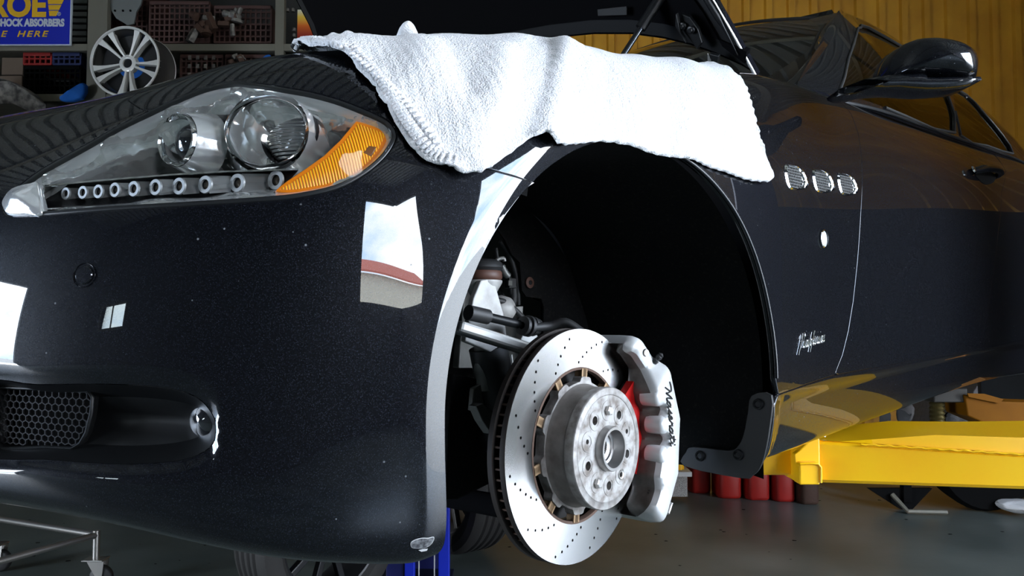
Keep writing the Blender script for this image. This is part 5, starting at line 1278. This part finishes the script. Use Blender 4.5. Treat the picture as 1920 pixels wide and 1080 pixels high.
# script word on the outer face, reading downwards
s0 = Vector((.140, -.0726, .084)); s1 = Vector((.156, -.0726, -.014)); sd = (s1-s0)/total('Maserati'); su = Vector((1, 0, 0))*sd.length*.82
def cplace(u, v):
    p = s0+sd*u+su*v; f = u/total('Maserati'); return p+Vector((.004*math.sin(PI*f), 0, 0))
bpart(script('Maserati', cplace, .0012, 'lettering', 'lettering', None, .15, 5), cal)

# ------------------------------------------------------------------ towel
lf = [(866, 328), (848, 322), (815, 308), (790, 294), (768, 270), (745, 238), (725, 205), (705, 172), (680, 142), (655, 118)]
rf = [(1392, 168), (1400, 200), (1408, 240), (1420, 290), (1434, 334)]
bt = [(1428, 341), (1395, 336), (1350, 320), (1295, 302), (1250, 294), (1210, 286), (1170, 272), (1130, 263), (1085, 266), (1040, 270), (1022, 262), (1006, 253), (985, 257), (960, 280), (930, 302), (905, 318), (885, 328)]
lfp = BODY.path(lf); rfp = BODY.path(rf); btp = BODY.path(bt)
aL = lfp[-1][0]; aRr = rfp[0][0]
TB = crom(lfp, 3); TR_ = crom(rfp, 3); TBt = crom(btp, 3)
tow_poly = [*TB, np.array([aL-.05, lfp[-1][1]+.06]), np.array([aL-.075, .84]), *[np.array([a, .895]) for a in np.linspace(aL+.0, aRr-.02, 10)], np.array([aRr-.004, .80]), *TR_, *TBt]
folds = [(BODY.path([(1020, 90), (1000, 130), (985, 180), (965, 230), (930, 290)]), .022, -.016), (BODY.path([(1045, 95), (1035, 140), (1025, 190), (1010, 245)]), .028, .014),
         (BODY.path([(930, 100), (935, 150), (925, 220), (900, 300)]), .035, .010), (BODY.path([(845, 90), (860, 140), (870, 180)]), .015, -.005), (BODY.path([(780, 90), (805, 150), (850, 240)]), .030, .006),
         (BODY.path([(1095, 100), (1130, 170), (1090, 230)]), .020, -.004), (BODY.path([(1250, 110), (1270, 190), (1290, 290)]), .04, .006)]
def pld(V, pl):
    best = np.full(len(V), 1e9); pl = np.array(pl)
    for p, q in zip(pl[:-1], pl[1:]):
        d = q-p; l = d@d; t_ = np.clip(((V-p)@d)/l, 0, 1); w_ = V-(p+t_[:, None]*d); best = np.minimum(best, (w_*w_).sum(1))
    return np.sqrt(best)
def towfn(V, P, o):
    h = np.full(len(V), .009)
    for pl, w_, amp in folds: h += amp*np.exp(-(pld(V, pl)/w_)**2)
    h += .0035*np.sin(V[:, 0]*19+V[:, 1]*8)+.002*np.sin(V[:, 0]*47-V[:, 1]*31)
    e = pdist(V, o); h += .003*np.exp(-(e/.006)**2)+.0016*np.sin(V[:, 0]*260+V[:, 1]*190)*np.exp(-(e/.010)**2)
    h += .0007*np.sin(V[:, 0]*700)*np.sin(V[:, 1]*650)
    # stands off the gutter at the front end, bunched
    h += .007*np.exp(-((V[:, 0]-aL+.03)/.06)**2)*np.clip((V[:, 1]-.62)/.1, 0, 1)
    h += .002*np.clip((V[:, 1]-.70)/.1, 0, 1)
    return .007+np.logaddexp(0, (h-.007)*400)/400
towel = patch('towel', BODY, tow_poly, 'terry_cloth', None, step=.0055, off=.0, skirt=.007, fn=towfn)
tag(towel, 'white terry towel draped over the front wing above the wheel arch', 'towel')
# curled ends of the towel on the engine side
UPY = 80.0
tp0 = room(uat(766, 1.28), 1.28, ZB(62, 1.28))
rows = []
for i in range(12):
    f = i/11; r_ = .030*math.sin(PI*min(f*1.05, 1))**.7+.001; hh = .046*math.sin(PI*f)
    rows.append([tp0+RT*((f-.5)*.050+.003*math.sin(j*1.7+i))+FW0*(r_*math.cos(2*PI*j/14))+Vector((0, 0, -.03+ hh*(.62+.45*math.sin(2*PI*j/14))+.002*math.sin(i*2+j*3))) for j in range(15)])
k = MB(); k.grid(rows); o = k.build('curled_corner', 'terry_cloth', towel, smooth=80); o.modifiers.new('s', 'SUBSURF').levels = 1; o.modifiers['s'].render_levels = 1
tp1 = room(uat(606, 1.08), 1.08, ZB(90, 1.08)); rows = []
for i in range(10):
    f = i/9; rows.append([tp1+RT*(-.011+.055*f)+FW0*(.014*math.cos(2*PI*j/12))+Vector((0, 0, .004+.010*f+(.011+.004*math.sin(i*1.9))*math.sin(2*PI*j/12)*(1 if i not in (0,) else .5)+.002*math.sin(j*2.3+i*1.1))) for j in range(13)])
k = MB(); k.grid(rows); k.add(rows[0], [tuple(range(13))]); o = k.build('rolled_end', 'terry_cloth', towel, smooth=80); o.modifiers.new('s', 'SUBSURF').levels = 1; o.modifiers['s'].render_levels = 1
# whip-stitched hem loops along the front edge
hp_ = [q for q in densify([*TB[3:], np.array([aL-.05, lfp[-1][1]+.06]), np.array([aL-.075, .84])], .0085) if q[1] < .86]
for i in range(0, len(hp_)-3, 1):
    q = hp_[i]; t_ = hp_[i+1]-q; n2_ = np.array([t_[1], -t_[0]]); n2_ = n2_/(np.linalg.norm(n2_)+1e-9)
    if inpoly(np.array([q+n2_*.004]), tow_poly)[0] == False: n2_ = -n2_
    hA = Vector(BODY.at(q)[0])+Vector(BODY.nrm(q)[0])*.0125; q2 = q+n2_*.012; hB = Vector(BODY.at(q2)[0])+Vector(BODY.nrm(q2)[0])*.0165
    MB().tube([hA, hA.lerp(hB, .5)+Vector(BODY.nrm(q)[0])*.002, hB], [.0022, .0031, .0020], 7).build('hem_stitch', 'terry_cloth', towel, smooth=80)
# ------------------------------------------------------------------ loose things in the workshop
UPY = 1000.0
# five red cans on the floor under the arm
for i, (x0, x1, yb) in enumerate(((1297, 1337, 922), (1350, 1395, 932), (1403, 1449, 935), (1455, 1496, 938), (1504, 1541, 943))):
    w_ = FPX*ZC/(yb-603); u0, u1 = uat(x0, w_), uat(x1, w_); c_ = (u0+u1)/2; hw = (u1-u0)/2; D_ = .26
    root = thing('fuel_can', ['first red plastic can from the mud flap end under the yellow arm', 'second red plastic can from the mud flap end', 'middle red plastic can of the five under the yellow arm',
                              'fourth red plastic can from the mud flap end', 'faded red plastic can farthest from the mud flap, below the stop block'][i], 'can', room(c_, w_+D_/2, 0), 'red cans on the floor under the lift arm')
    rows = []
    for z, s_ in ((.0, .90), (.006, .97), (.02, 1.0), (.24, 1.0), (.27, .95), (.285, .82), (.29, .3)):
        ring = []
        for q in range(24):
            t_ = 2*PI*q/24; cx2 = math.copysign(abs(math.cos(t_))**.45, math.cos(t_)); cy2 = math.copysign(abs(math.sin(t_))**.45, math.sin(t_))
            ring.append(room(c_+hw*s_*cx2, w_+D_/2+D_/2*s_*cy2, z))
        rows.append(ring)
    k = MB(); k.grid([r+[r[0]] for r in rows]); k.add(rows[0], [tuple(range(24))]); k.build('can_body', 'can_red' if i < 4 else 'rust_part', root, smooth=50)
    MB().cyl(room(c_+hw*.4, w_+.08, .285), room(c_+hw*.4, w_+.08, .32), .025, .022, 18).build('cap', 'black_plastic', root, smooth=40)
    MB().tube([room(c_-hw*.5, w_+.06, .28), room(c_-hw*.5, w_+.08, .325), room(c_-hw*.5, w_+.18, .325), room(c_-hw*.5, w_+.2, .28)], .011, 8).build('handle', 'can_red', root, smooth=60)
# granite block + tin beside the caliper
w_ = 5.0
root = thing('stone_block', 'grey speckled stone block with white top slab behind the caliper', 'block', room(uat(1272, w_), w_, 0))
k = MB(); k.box(room(uat(1268, w_), w_+.1, (ZB(894, w_)+0.03)/2), (uat(1290, w_)-uat(1246, w_), .2, ZB(894, w_)-.03), AXR); k.build('block', 'granite', root, bevel=.003)
k = MB(); k.box(room(uat(1266, w_), w_+.1, ZB(889, w_)), (uat(1298, w_)-uat(1234, w_), .22, .03), AXR); k.build('top_slab', 'rag_white', root, bevel=.002)
k = MB(); k.cyl(room(uat(1279, w_), w_+.08, ZB(884, w_)), room(uat(1279, w_), w_+.08, ZB(852, w_)), .033, .033, 24); k.cyl(room(uat(1279, w_), w_+.08, ZB(852, w_)), room(uat(1279, w_), w_+.08, ZB(846, w_)), .02, .015, 20)
o = k.build('spray_tin', 'yellow_paint', None, smooth=40); tag(o, 'small yellow tin standing on the white slab behind the caliper', 'tin')
# trolley with tube frame and castors
tr = thing('trolley', 'low steel tube trolley on castors under the front bumper', 'trolley', room(-2.1, 3.5, 0))
def tw(px, py, w): return room(uat(px, w), w, ZB(py, w))
A_ = tw(181, 1003, 3.39); B_ = tw(-60, 963, 3.75); C_ = tw(-40, 1086, 2.95); D_ = B_+(C_-A_)
C_.z = B_.z = D_.z = A_.z
for p, q in ((A_, B_), (A_, C_), (B_, D_), (C_, D_)): MB().tube([p, q], .014, 14).build('frame_tube', 'steel_tube', tr, smooth=60)
def castor(p):
    k = MB(); k.tube([p+Vector((0, 0, .02)), Vector((p.x, p.y, .125))], .015, 14); k.build('caster_stem', 'steel_tube', tr, smooth=60)
    k = MB(); k.box((p.x, p.y, .125), (.09, .07, .006), AXR); k.build('caster_plate', 'steel_tube', tr, bevel=.002)
    cw_ = Vector((p.x, p.y, .05))+RT*.025
    for s_ in (-1, 1):
        k = MB(); k.prism([cw_+FW0*(s_*.022)+RT*x+Vector((0, 0, z)) for x, z in ((-.055, .072), (.02, .072), (.012, -.005), (-.008, -.008))], FW0*.003); k.build('caster_fork', 'steel_tube', tr)
    wv = MB().lathe([(.012, -.016), (.042, -.016), (.049, -.010), (.05, 0), (.049, .010), (.042, .016), (.012, .016)], cw_, FW0, 32).build('caster_wheel', 'rubber', tr, smooth=50)
    MB().lathe([(.0003, -.019), (.012, -.019), (.014, -.016), (.014, .016), (.0003, .019)], cw_, FW0, 20).build('wheel_hub', 'steel_tube', wv, smooth=40)
castor(A_); castor(tw(-8, 990, 3.62)); castor(C_)
# tyres
def tyre_wheel(name, ctr, ax, R_, wd_, label, rimm='wheel_barrel', group=None):
    root = thing(name, label, 'tire', ctr-Vector((0, 0, R_)) if abs(Vector(ax).z) < .3 else ctr-Vector((0, 0, wd_/2)), group); ax = Vector(ax).normalized(); h = wd_/2
    prof = [(R_*.68, -h*.80), (R_*.75, -h*.98), (R_*.86, -h*1.02), (R_*.95, -h*.92), (R_*.985, -h*.78)]
    for g_ in (-.50, -.17, .17, .50): prof += [(R_*1.0, h*(g_-.10)), (R_*.975, h*(g_-.03)), (R_*.975, h*(g_+.03)), (R_*1.0, h*(g_+.10))]
    prof += [(R_*.985, h*.78), (R_*.95, h*.92), (R_*.86, h*1.02), (R_*.75, h*.98), (R_*.68, h*.80)]
    MB().lathe(prof, ctr, ax, 72).build('tire', 'tyre', root, smooth=30)
    MB().lathe([(R_*.68, -h*.80), (R_*.70, -h*.84), (R_*.67, -h*.82), (R_*.62, -h*.5), (R_*.62, h*.5), (R_*.67, h*.82), (R_*.70, h*.84), (R_*.68, h*.8)], ctr, ax, 56).build('rim', rimm, root, smooth=40)
    x, y, a = frame(ax)
    for s_ in range(10):
        t_ = 2*PI*s_/10; d_ = x*math.cos(t_)+y*math.sin(t_); e_ = a.cross(d_)
        k = MB(); k.box(ctr+d_*(R_*.36)+a*(h*.45), (R_*.56, R_*.08, .03), (d_, e_, a)); k.build('spoke', rimm, root, bevel=.004)
    MB().lathe([(R_*.14, h*.2), (R_*.14, h*.55), (R_*.05, h*.6), (.0003, h*.6)], ctr, ax, 24).build('hub', rimm, root, smooth=40)
    return root
c_ = room(uat(858, 3.75), 3.95, .335)
tyre_wheel('wheel', c_, RT*(-.80)+FW0*(-.60), .335, .25, 'worn black road wheel standing on the floor beside the blue lift post')
c_ = room(uat(612, 3.2), 3.1, .325)
tyre_wheel('wheel', c_, RT*(.75)+FW0*(-.66), .325, .23, 'black wheel and tire standing low beneath the front bumper', 'wheel_dark')
# white rag, stand and green crate on the floor
def rag(name, pts, w_, th_, m, label, cat='rag', amp=.02, seed=1):
    r_ = random.Random(seed); P = [tw(x, y, w_) for x, y in pts]; c0_ = sum(P, Vector())/len(P); rows = []
    for f in (0.02, .3, .6, .85, 1.0): rows.append([c0_.lerp(p, f)+FW0*(-th_*(1-f)+r_.uniform(-amp, amp)*.5)+Vector((0, 0, r_.uniform(-amp, amp)*.3)) for p in P])
    rb_ = [p+FW0*(th_*.7) for p in P]; k = MB(); k.grid([r+[r[0]] for r in rows+[rb_]]); k.add(rb_, [tuple(range(len(P)))])
    o = k.build(name, m, None, smooth=70); o.modifiers.new('s', 'SUBSURF').levels = 1; o.modifiers['s'].render_levels = 1
    return tag(o, label, cat)
rag('rag', [(1880, 945), (1893, 939), (1912, 941), (1935, 938), (1950, 950), (1940, 962), (1910, 965), (1895, 962), (1880, 952)], 4.62, .10, 'rag_white', 'white rag lying on the floor beyond the yellow arm', seed=4)
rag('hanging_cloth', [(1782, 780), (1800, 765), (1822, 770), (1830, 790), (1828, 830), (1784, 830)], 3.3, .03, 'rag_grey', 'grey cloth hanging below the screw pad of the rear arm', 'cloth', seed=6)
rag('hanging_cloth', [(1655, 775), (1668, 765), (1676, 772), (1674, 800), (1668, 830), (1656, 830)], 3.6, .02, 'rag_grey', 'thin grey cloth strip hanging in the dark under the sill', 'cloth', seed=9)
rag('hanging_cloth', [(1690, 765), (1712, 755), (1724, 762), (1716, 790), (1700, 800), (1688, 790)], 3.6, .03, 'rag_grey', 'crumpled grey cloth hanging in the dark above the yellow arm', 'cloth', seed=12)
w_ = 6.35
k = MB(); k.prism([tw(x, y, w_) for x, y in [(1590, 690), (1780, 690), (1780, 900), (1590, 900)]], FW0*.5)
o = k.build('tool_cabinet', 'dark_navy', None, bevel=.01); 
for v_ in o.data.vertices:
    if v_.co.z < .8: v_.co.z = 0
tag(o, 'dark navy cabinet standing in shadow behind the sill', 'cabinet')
root = thing('car_in_rear', 'pale blue-grey car front in shadow beyond the rear arm', 'car', room(uat(1900, 4.6), 4.9, 0))
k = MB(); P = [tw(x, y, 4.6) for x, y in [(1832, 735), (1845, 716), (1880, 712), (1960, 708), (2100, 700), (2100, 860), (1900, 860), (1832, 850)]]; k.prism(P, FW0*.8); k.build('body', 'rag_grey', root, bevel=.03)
k = MB(); k.lathe([(.0003, -.05), (.03, -.05), (.035, -.03), (.03, 0)], tw(1893, 738, 4.6), FW0, 24); k.build('round_lamp', 'rubber', root, smooth=50)
for x_ in (1880, 2060): MB().lathe([(.15, -.05), (.30, -.05), (.32, 0), (.30, .15), (.15, .15)], room(uat(x_, 4.6), 4.75, .32), FW0, 32).build('wheel', 'gap_black', root, smooth=40)
w_ = FPX*ZC/(952-603); root = thing('axle_stand', 'dark steel axle stand on the floor below the yellow arm', 'stand', room(uat(1700, w_), w_, 0))
k = MB(); k.box(room(uat(1700, w_), w_, .30), (.05, .05, .50), AXR); k.build('post', 'gap_black', root, bevel=.003)
k = MB(); k.tube([room(uat(1671, w_), w_-.02, .10), room(uat(1688, w_), w_-.1, .016), room(uat(1756, w_), w_-.12, .016)], .014, 6); k.build('foot', 'steel_frame', root)
k = MB(); k.prism([tw(x, y, w_) for x, y in [(1630, 916), (1750, 916), (1712, 955), (1690, 955)]], FW0*.03); k.build('gusset', 'gap_black', root)
w_ = 5.6; k = MB(); k.box(room(uat(708, w_), w_, .14), (.36, .3, .28), AXR); o = k.build('storage_box', 'blue_cloth', None, bevel=.01); mat('green_box', (.01, .06, .03), .6); o.data.materials[0] = MATS['green_box']; tag(o, 'dark green box on the floor behind the leaning wheel', 'box')
MB().tube(crom([tuple(tw(x, y, 3.9)) for x, y in [(720, 1018), (727, 1040), (722, 1058), (732, 1078), (726, 1092)]]+[tuple(room(uat(740, 3.9), 3.9, .012))], 4), .011, 8).build('hose', 'orange_paint', None, smooth=60)
tag(bpy.data.objects['hose'], 'yellow-brown hose hanging beside the blue lift post', 'hose')
# floor specks
k = MB()
for i in range(160):
    u = rng.uniform(-3, 3.5); w_ = rng.uniform(2.2, 6.5); r_ = rng.uniform(.003, .012); c_ = room(u, w_, .0012); a0_ = rng.uniform(0, 6)
    k.add([c_+RT*(r_*math.cos(a0_+q)*(1+.5*(q > 3)))+FW0*(r_*math.sin(a0_+q)) for q in (0, 1.1, 2.2, 3.4, 4.6)], [(0, 1, 2, 3, 4)])
o = k.build('floor_grit', 'gap_black', None, kind='stuff'); tag(o, 'small dark specks of grit scattered on the grey floor', 'grit')

# ------------------------------------------------------------------ things on the rack
UPY = 90.0
def crate(px0, px1, py0, py1, w_, m, label, group, slots=True):
    root = thing('crate', label, 'crate', room(uat((px0+px1)/2, w_), w_, ZB(py1, w_)), group)
    u0, u1, z0, z1 = uat(px0, w_), uat(px1, w_), ZB(py1, w_), ZB(py0, w_); D_ = .4
    k = MB(); k.box(room((u0+u1)/2, w_+D_/2, z0+.006), (u1-u0, D_, .012), AXR)
    for u in (u0+.005, u1-.005): k.box(room(u, w_+D_/2, (z0+z1)/2), (.01, D_, z1-z0), AXR)
    k.box(room((u0+u1)/2, w_+D_, (z0+z1)/2), (u1-u0, .01, z1-z0), AXR); k.build('shell', m, root, kind='stuff')
    n_ = max(3, int((px1-px0)/9)); 
    k = MB(); 
    for i in range(n_+1): k.box(room(u0+(u1-u0)*i/n_, w_, (z0+z1)/2), (.012, .012, z1-z0), AXR)
    rws = max(2, int((py1-py0)/10))
    for i in range(rws+1): k.box(room((u0+u1)/2, w_, z0+(z1-z0)*i/rws), (u1-u0, .012, .012), AXR)
    k.build('slatted_front', m, root, kind='stuff')
    k = MB(); k.box(room((u0+u1)/2, w_-.008, z1-.012), (u1-u0, .02, .028), AXR); k.build('rim', m, root, bevel=.003)
    return root
WC = WS+.10
crate(46, 97, 100, 121, WC, 'crate_red', 'small bright red crate under the blue sign', 'crates on the rack')
crate(101, 152, 100, 121, WC, 'crate_blue', 'dark blue crate beside the bright red crate under the sign', 'crates on the rack')
crate(48, 152, 125, 173, WC, 'gap_black', 'black crate in the bay under the sign, on the deck', 'crates on the rack')
crate(340, 418, 104, 172, WC, 'crate_brown', 'brown slatted crate to the side of the alloy wheel, lower bay', 'crates on the rack')
crate(424, 510, 104, 172, WC, 'crate_brown', 'brown slatted crate behind the blue cloth, lower bay', 'crates on the rack')
crate(280, 392, 4, 80, WC+.03, 'crate_brown', 'large brown crate in the upper bay above the alloy wheel', 'crates on the rack')
crate(402, 508, 12, 80, WC+.03, 'crate_brown', 'large brown crate in the upper bay next to the upright', 'crates on the rack')
crate(200, 275, -60, 80, WC+.10, 'crate_brown', 'tall brown crate in the upper bay behind the alloy wheel', 'crates on the rack')
crate(534, 600, 100, 172, WC, 'gap_black', 'black crate in the end bay beyond the upright', 'crates on the rack')
# white tag squares of the lower crates
k = MB()
for i in range(4):
    for j in range(3):
        x_ = 356+i*15; y_ = 108+j*16; w_ = WC-.035; k.box(room(uat(x_, w_), w_, ZB(y_, w_)), (.026, .004, .034), AXR)
o = k.build('jar_labels', 'grimy_part', None, kind='stuff'); tag(o, 'rows of small pale tags on the brown crate fronts', 'tags')
# cardboard boxes at far left
for i, (x0, x1, y0, y1) in enumerate(((4, 44, 108, 140), (0, 42, 142, 173))):
    k = MB(); k.box(room(uat((x0+x1)/2, WC), WC+.15, (ZB(y0, WC)+ZB(y1, WC))/2), (uat(x1, WC)-uat(x0, WC), .3, ZB(y0, WC)-ZB(y1, WC)), AXR)
    tag(k.build('cardboard_box', 'cardboard', None, bevel=.004), ['brown cardboard box stacked on top, under the blue sign', 'brown cardboard box at the bottom of the stack under the sign'][i], 'box', 'cardboard boxes under the sign')
# curved panel leaning at far left (shroud)
P = crom([tuple(tw(x, y, 5.9)) for x, y in [(-40, 150), (0, 146), (25, 155), (55, 172), (75, 190)]], 4)
k = MB(); k.grid([[Vector(p) for p in P], [Vector(p)+FW0*.1+Vector((0, 0, .01)) for p in P], [Vector(p)+FW0*.14-Vector((0, 0, .16)) for p in P]]); o = k.build('curved_panel', 'grimy_part', None, smooth=60); o.modifiers.new('s', 'SOLIDIFY').thickness = .006
tag(o, 'dull grey curved panel leaning in the bottom corner bay', 'panel')
# small roll of drawers beside the sign
rt = thing('parts_drawers', 'grey stacked parts trays between the sign and the upright', 'drawers', room(uat(148, WC), WC, ZB(82, WC)))
for i in range(8):
    y_ = 78-i*12; k = MB(); k.box(room(uat(147, WC), WC+.12, ZB(y_-4, WC)), (uat(161, WC)-uat(133, WC), .24, .036), AXR); k.build('drawer', 'galv', rt, bevel=.003)
# galvanised hanging part
k = MB(); k.prism([tw(x, y, WC-.06) for x, y in [(203, -20), (268, -20), (262, 8), (254, 22), (250, 44), (238, 47), (216, 34), (206, 18)]], FW0*.02); o = k.build('galvanised_bracket', 'galv', None, bevel=.003); tag(o, 'galvanised sheet bracket hanging above the alloy wheel', 'bracket')
for x_ in (214, 229, 243): bpart_ = MB().cyl(tw(x_, 20, WC-.065), tw(x_, 20, WC-.055), .009, n=12).build('bolt', 'gap_black', o)
# grimy mechanical parts in the upper bay
def lump(name, px, py, w_, sx_, sz_, m, label, cat, seed, ang=0):
    r_ = random.Random(seed); root = thing(name, label, cat, tw(px, py+sz_/2, w_)); 
    for j in range(7):
        a0_ = r_.uniform(0, PI); c_ = tw(px+r_.uniform(-sx_, sx_)*.4, py+r_.uniform(-sz_, sz_)*.4, w_); L_ = r_.uniform(.25, .6)*sz_*w_/FPX; d_ = (RT*math.cos(a0_)*.6+Vector((0, 0, 1))*math.sin(a0_)+FW0*r_.uniform(-.3, .3)).normalized()
        k = MB(); rr_2 = r_.uniform(.12, .26)*sx_*w_/FPX
        if j % 3 == 0: k.lathe([(rr_2*.4, -L_*.5), (rr_2, -L_*.45), (rr_2, -L_*.1), (rr_2*.6, 0), (rr_2*.7, L_*.4), (rr_2*.3, L_*.5)], c_, d_, 18, True)
        else: k.box(c_, (rr_2*1.6, rr_2, L_), frame(d_))
        k.build(['housing', 'bracket', 'lug', 'cover', 'arm', 'flange', 'boss'][j], m[j % len(m)], root, smooth=40, bevel=0 if j % 3 == 0 else .004)
lump('steering_part', 378, 48, WC-.05, 46, 66, ['rust_part', 'grimy_part', 'rust_part'], 'rusty brown mechanical part with pale patches in the upper bay', 'machine part', 3)
lump('machine_bracket', 430, 40, WC-.05, 44, 50, ['grimy_part', 'rust_part', 'grimy_part'], 'pale grimy bracket beside the rusty part in the upper bay', 'machine part', 8)
lump('small_engine', 447, 118, WC-.08, 46, 34, ['grimy_part', 'rust_part'], 'small grimy engine part beside the blue cloth, lower bay', 'machine part', 14)
# blue cloths
rag('blue_cloth', [(112, 184), (125, 178), (140, 164), (152, 155), (163, 152), (163, 190), (112, 190)], WS-.1, .06, 'blue_cloth', 'blue cloth heaped beside the foot of the rack upright', 'cloth', seed=2)
rag('blue_cloth', [(438, 132), (455, 124), (478, 124), (494, 104), (505, 98), (513, 112), (514, 140), (470, 150), (438, 146)], WS-.05, .05, 'blue_cloth', 'blue cloth hanging over the lower bay beside the upright', 'cloth', seed=3)
rag('blue_cloth', [(212, 118), (230, 108), (262, 106), (284, 110), (296, 118), (290, 160), (240, 170), (214, 150)], WS-.02, .05, 'blue_cloth', 'blue cloth seen between the spokes of the alloy wheel', 'cloth', seed=5)
# poster and jars in the end bay
o = MB().prism([tw(x, y, WC-.03) for x, y in [(557, 18), (600, 18), (600, 85), (557, 85)]], FW0*.004).build('poster', 'poster_print', None); tag(o, 'orange to red poster by the open hood edge', 'poster')
for i, (x_, y_) in enumerate(((538, 19), (549, 19), (551, 56), (551, 67))):
    o = MB().cyl(tw(x_, y_+3, WC-.02), tw(x_, y_-3, WC-.02), .016, n=14).build('jar', 'grimy_part', None, smooth=40); tag(o, ['pale jar beside the upright, upper row', 'pale jar next to the poster, upper row', 'pale jar beside the poster, middle', 'pale jar beside the poster, lowest'][i], 'jar', 'pale jars by the poster')
# rear wheel of the car, hanging in its arch
rc_ = Vector((3.06, .02, ZC-.25))
rw_ = MB().lathe([(.24, -.10), (.26, -.118), (.31, -.12), (.338, -.10), (.342, -.05), (.342, .05), (.338, .10), (.31, .12), (.24, .11)], rc_, (0, -1, 0), 64).build('rear_tire', 'tyre', car, smooth=40)
MB().lathe([(.24, .11), (.25, .118), (.243, .10), (.22, .02), (.22, -.1)], rc_, (0, -1, 0), 56).build('rear_rim', 'wheel_silver', rw_, smooth=40)
for i in range(7):
    t_ = 2*PI*i/7; d_ = Vector((math.cos(t_), 0, math.sin(t_))); k = MB(); k.box(rc_+d_*.13+Vector((0, -.09, 0)), (.22, .035, .02), (d_, Vector((0, 1, 0)).cross(d_), Vector((0, 1, 0)))); k.build('rear_spoke', 'wheel_silver', rw_, bevel=.004)
MB().lathe([(.0003, .105), (.03, .104), (.045, .095), (.05, .06)], rc_, (0, -1, 0), 28).build('rear_hub', 'wheel_silver', rw_, smooth=40)
castor(D_)
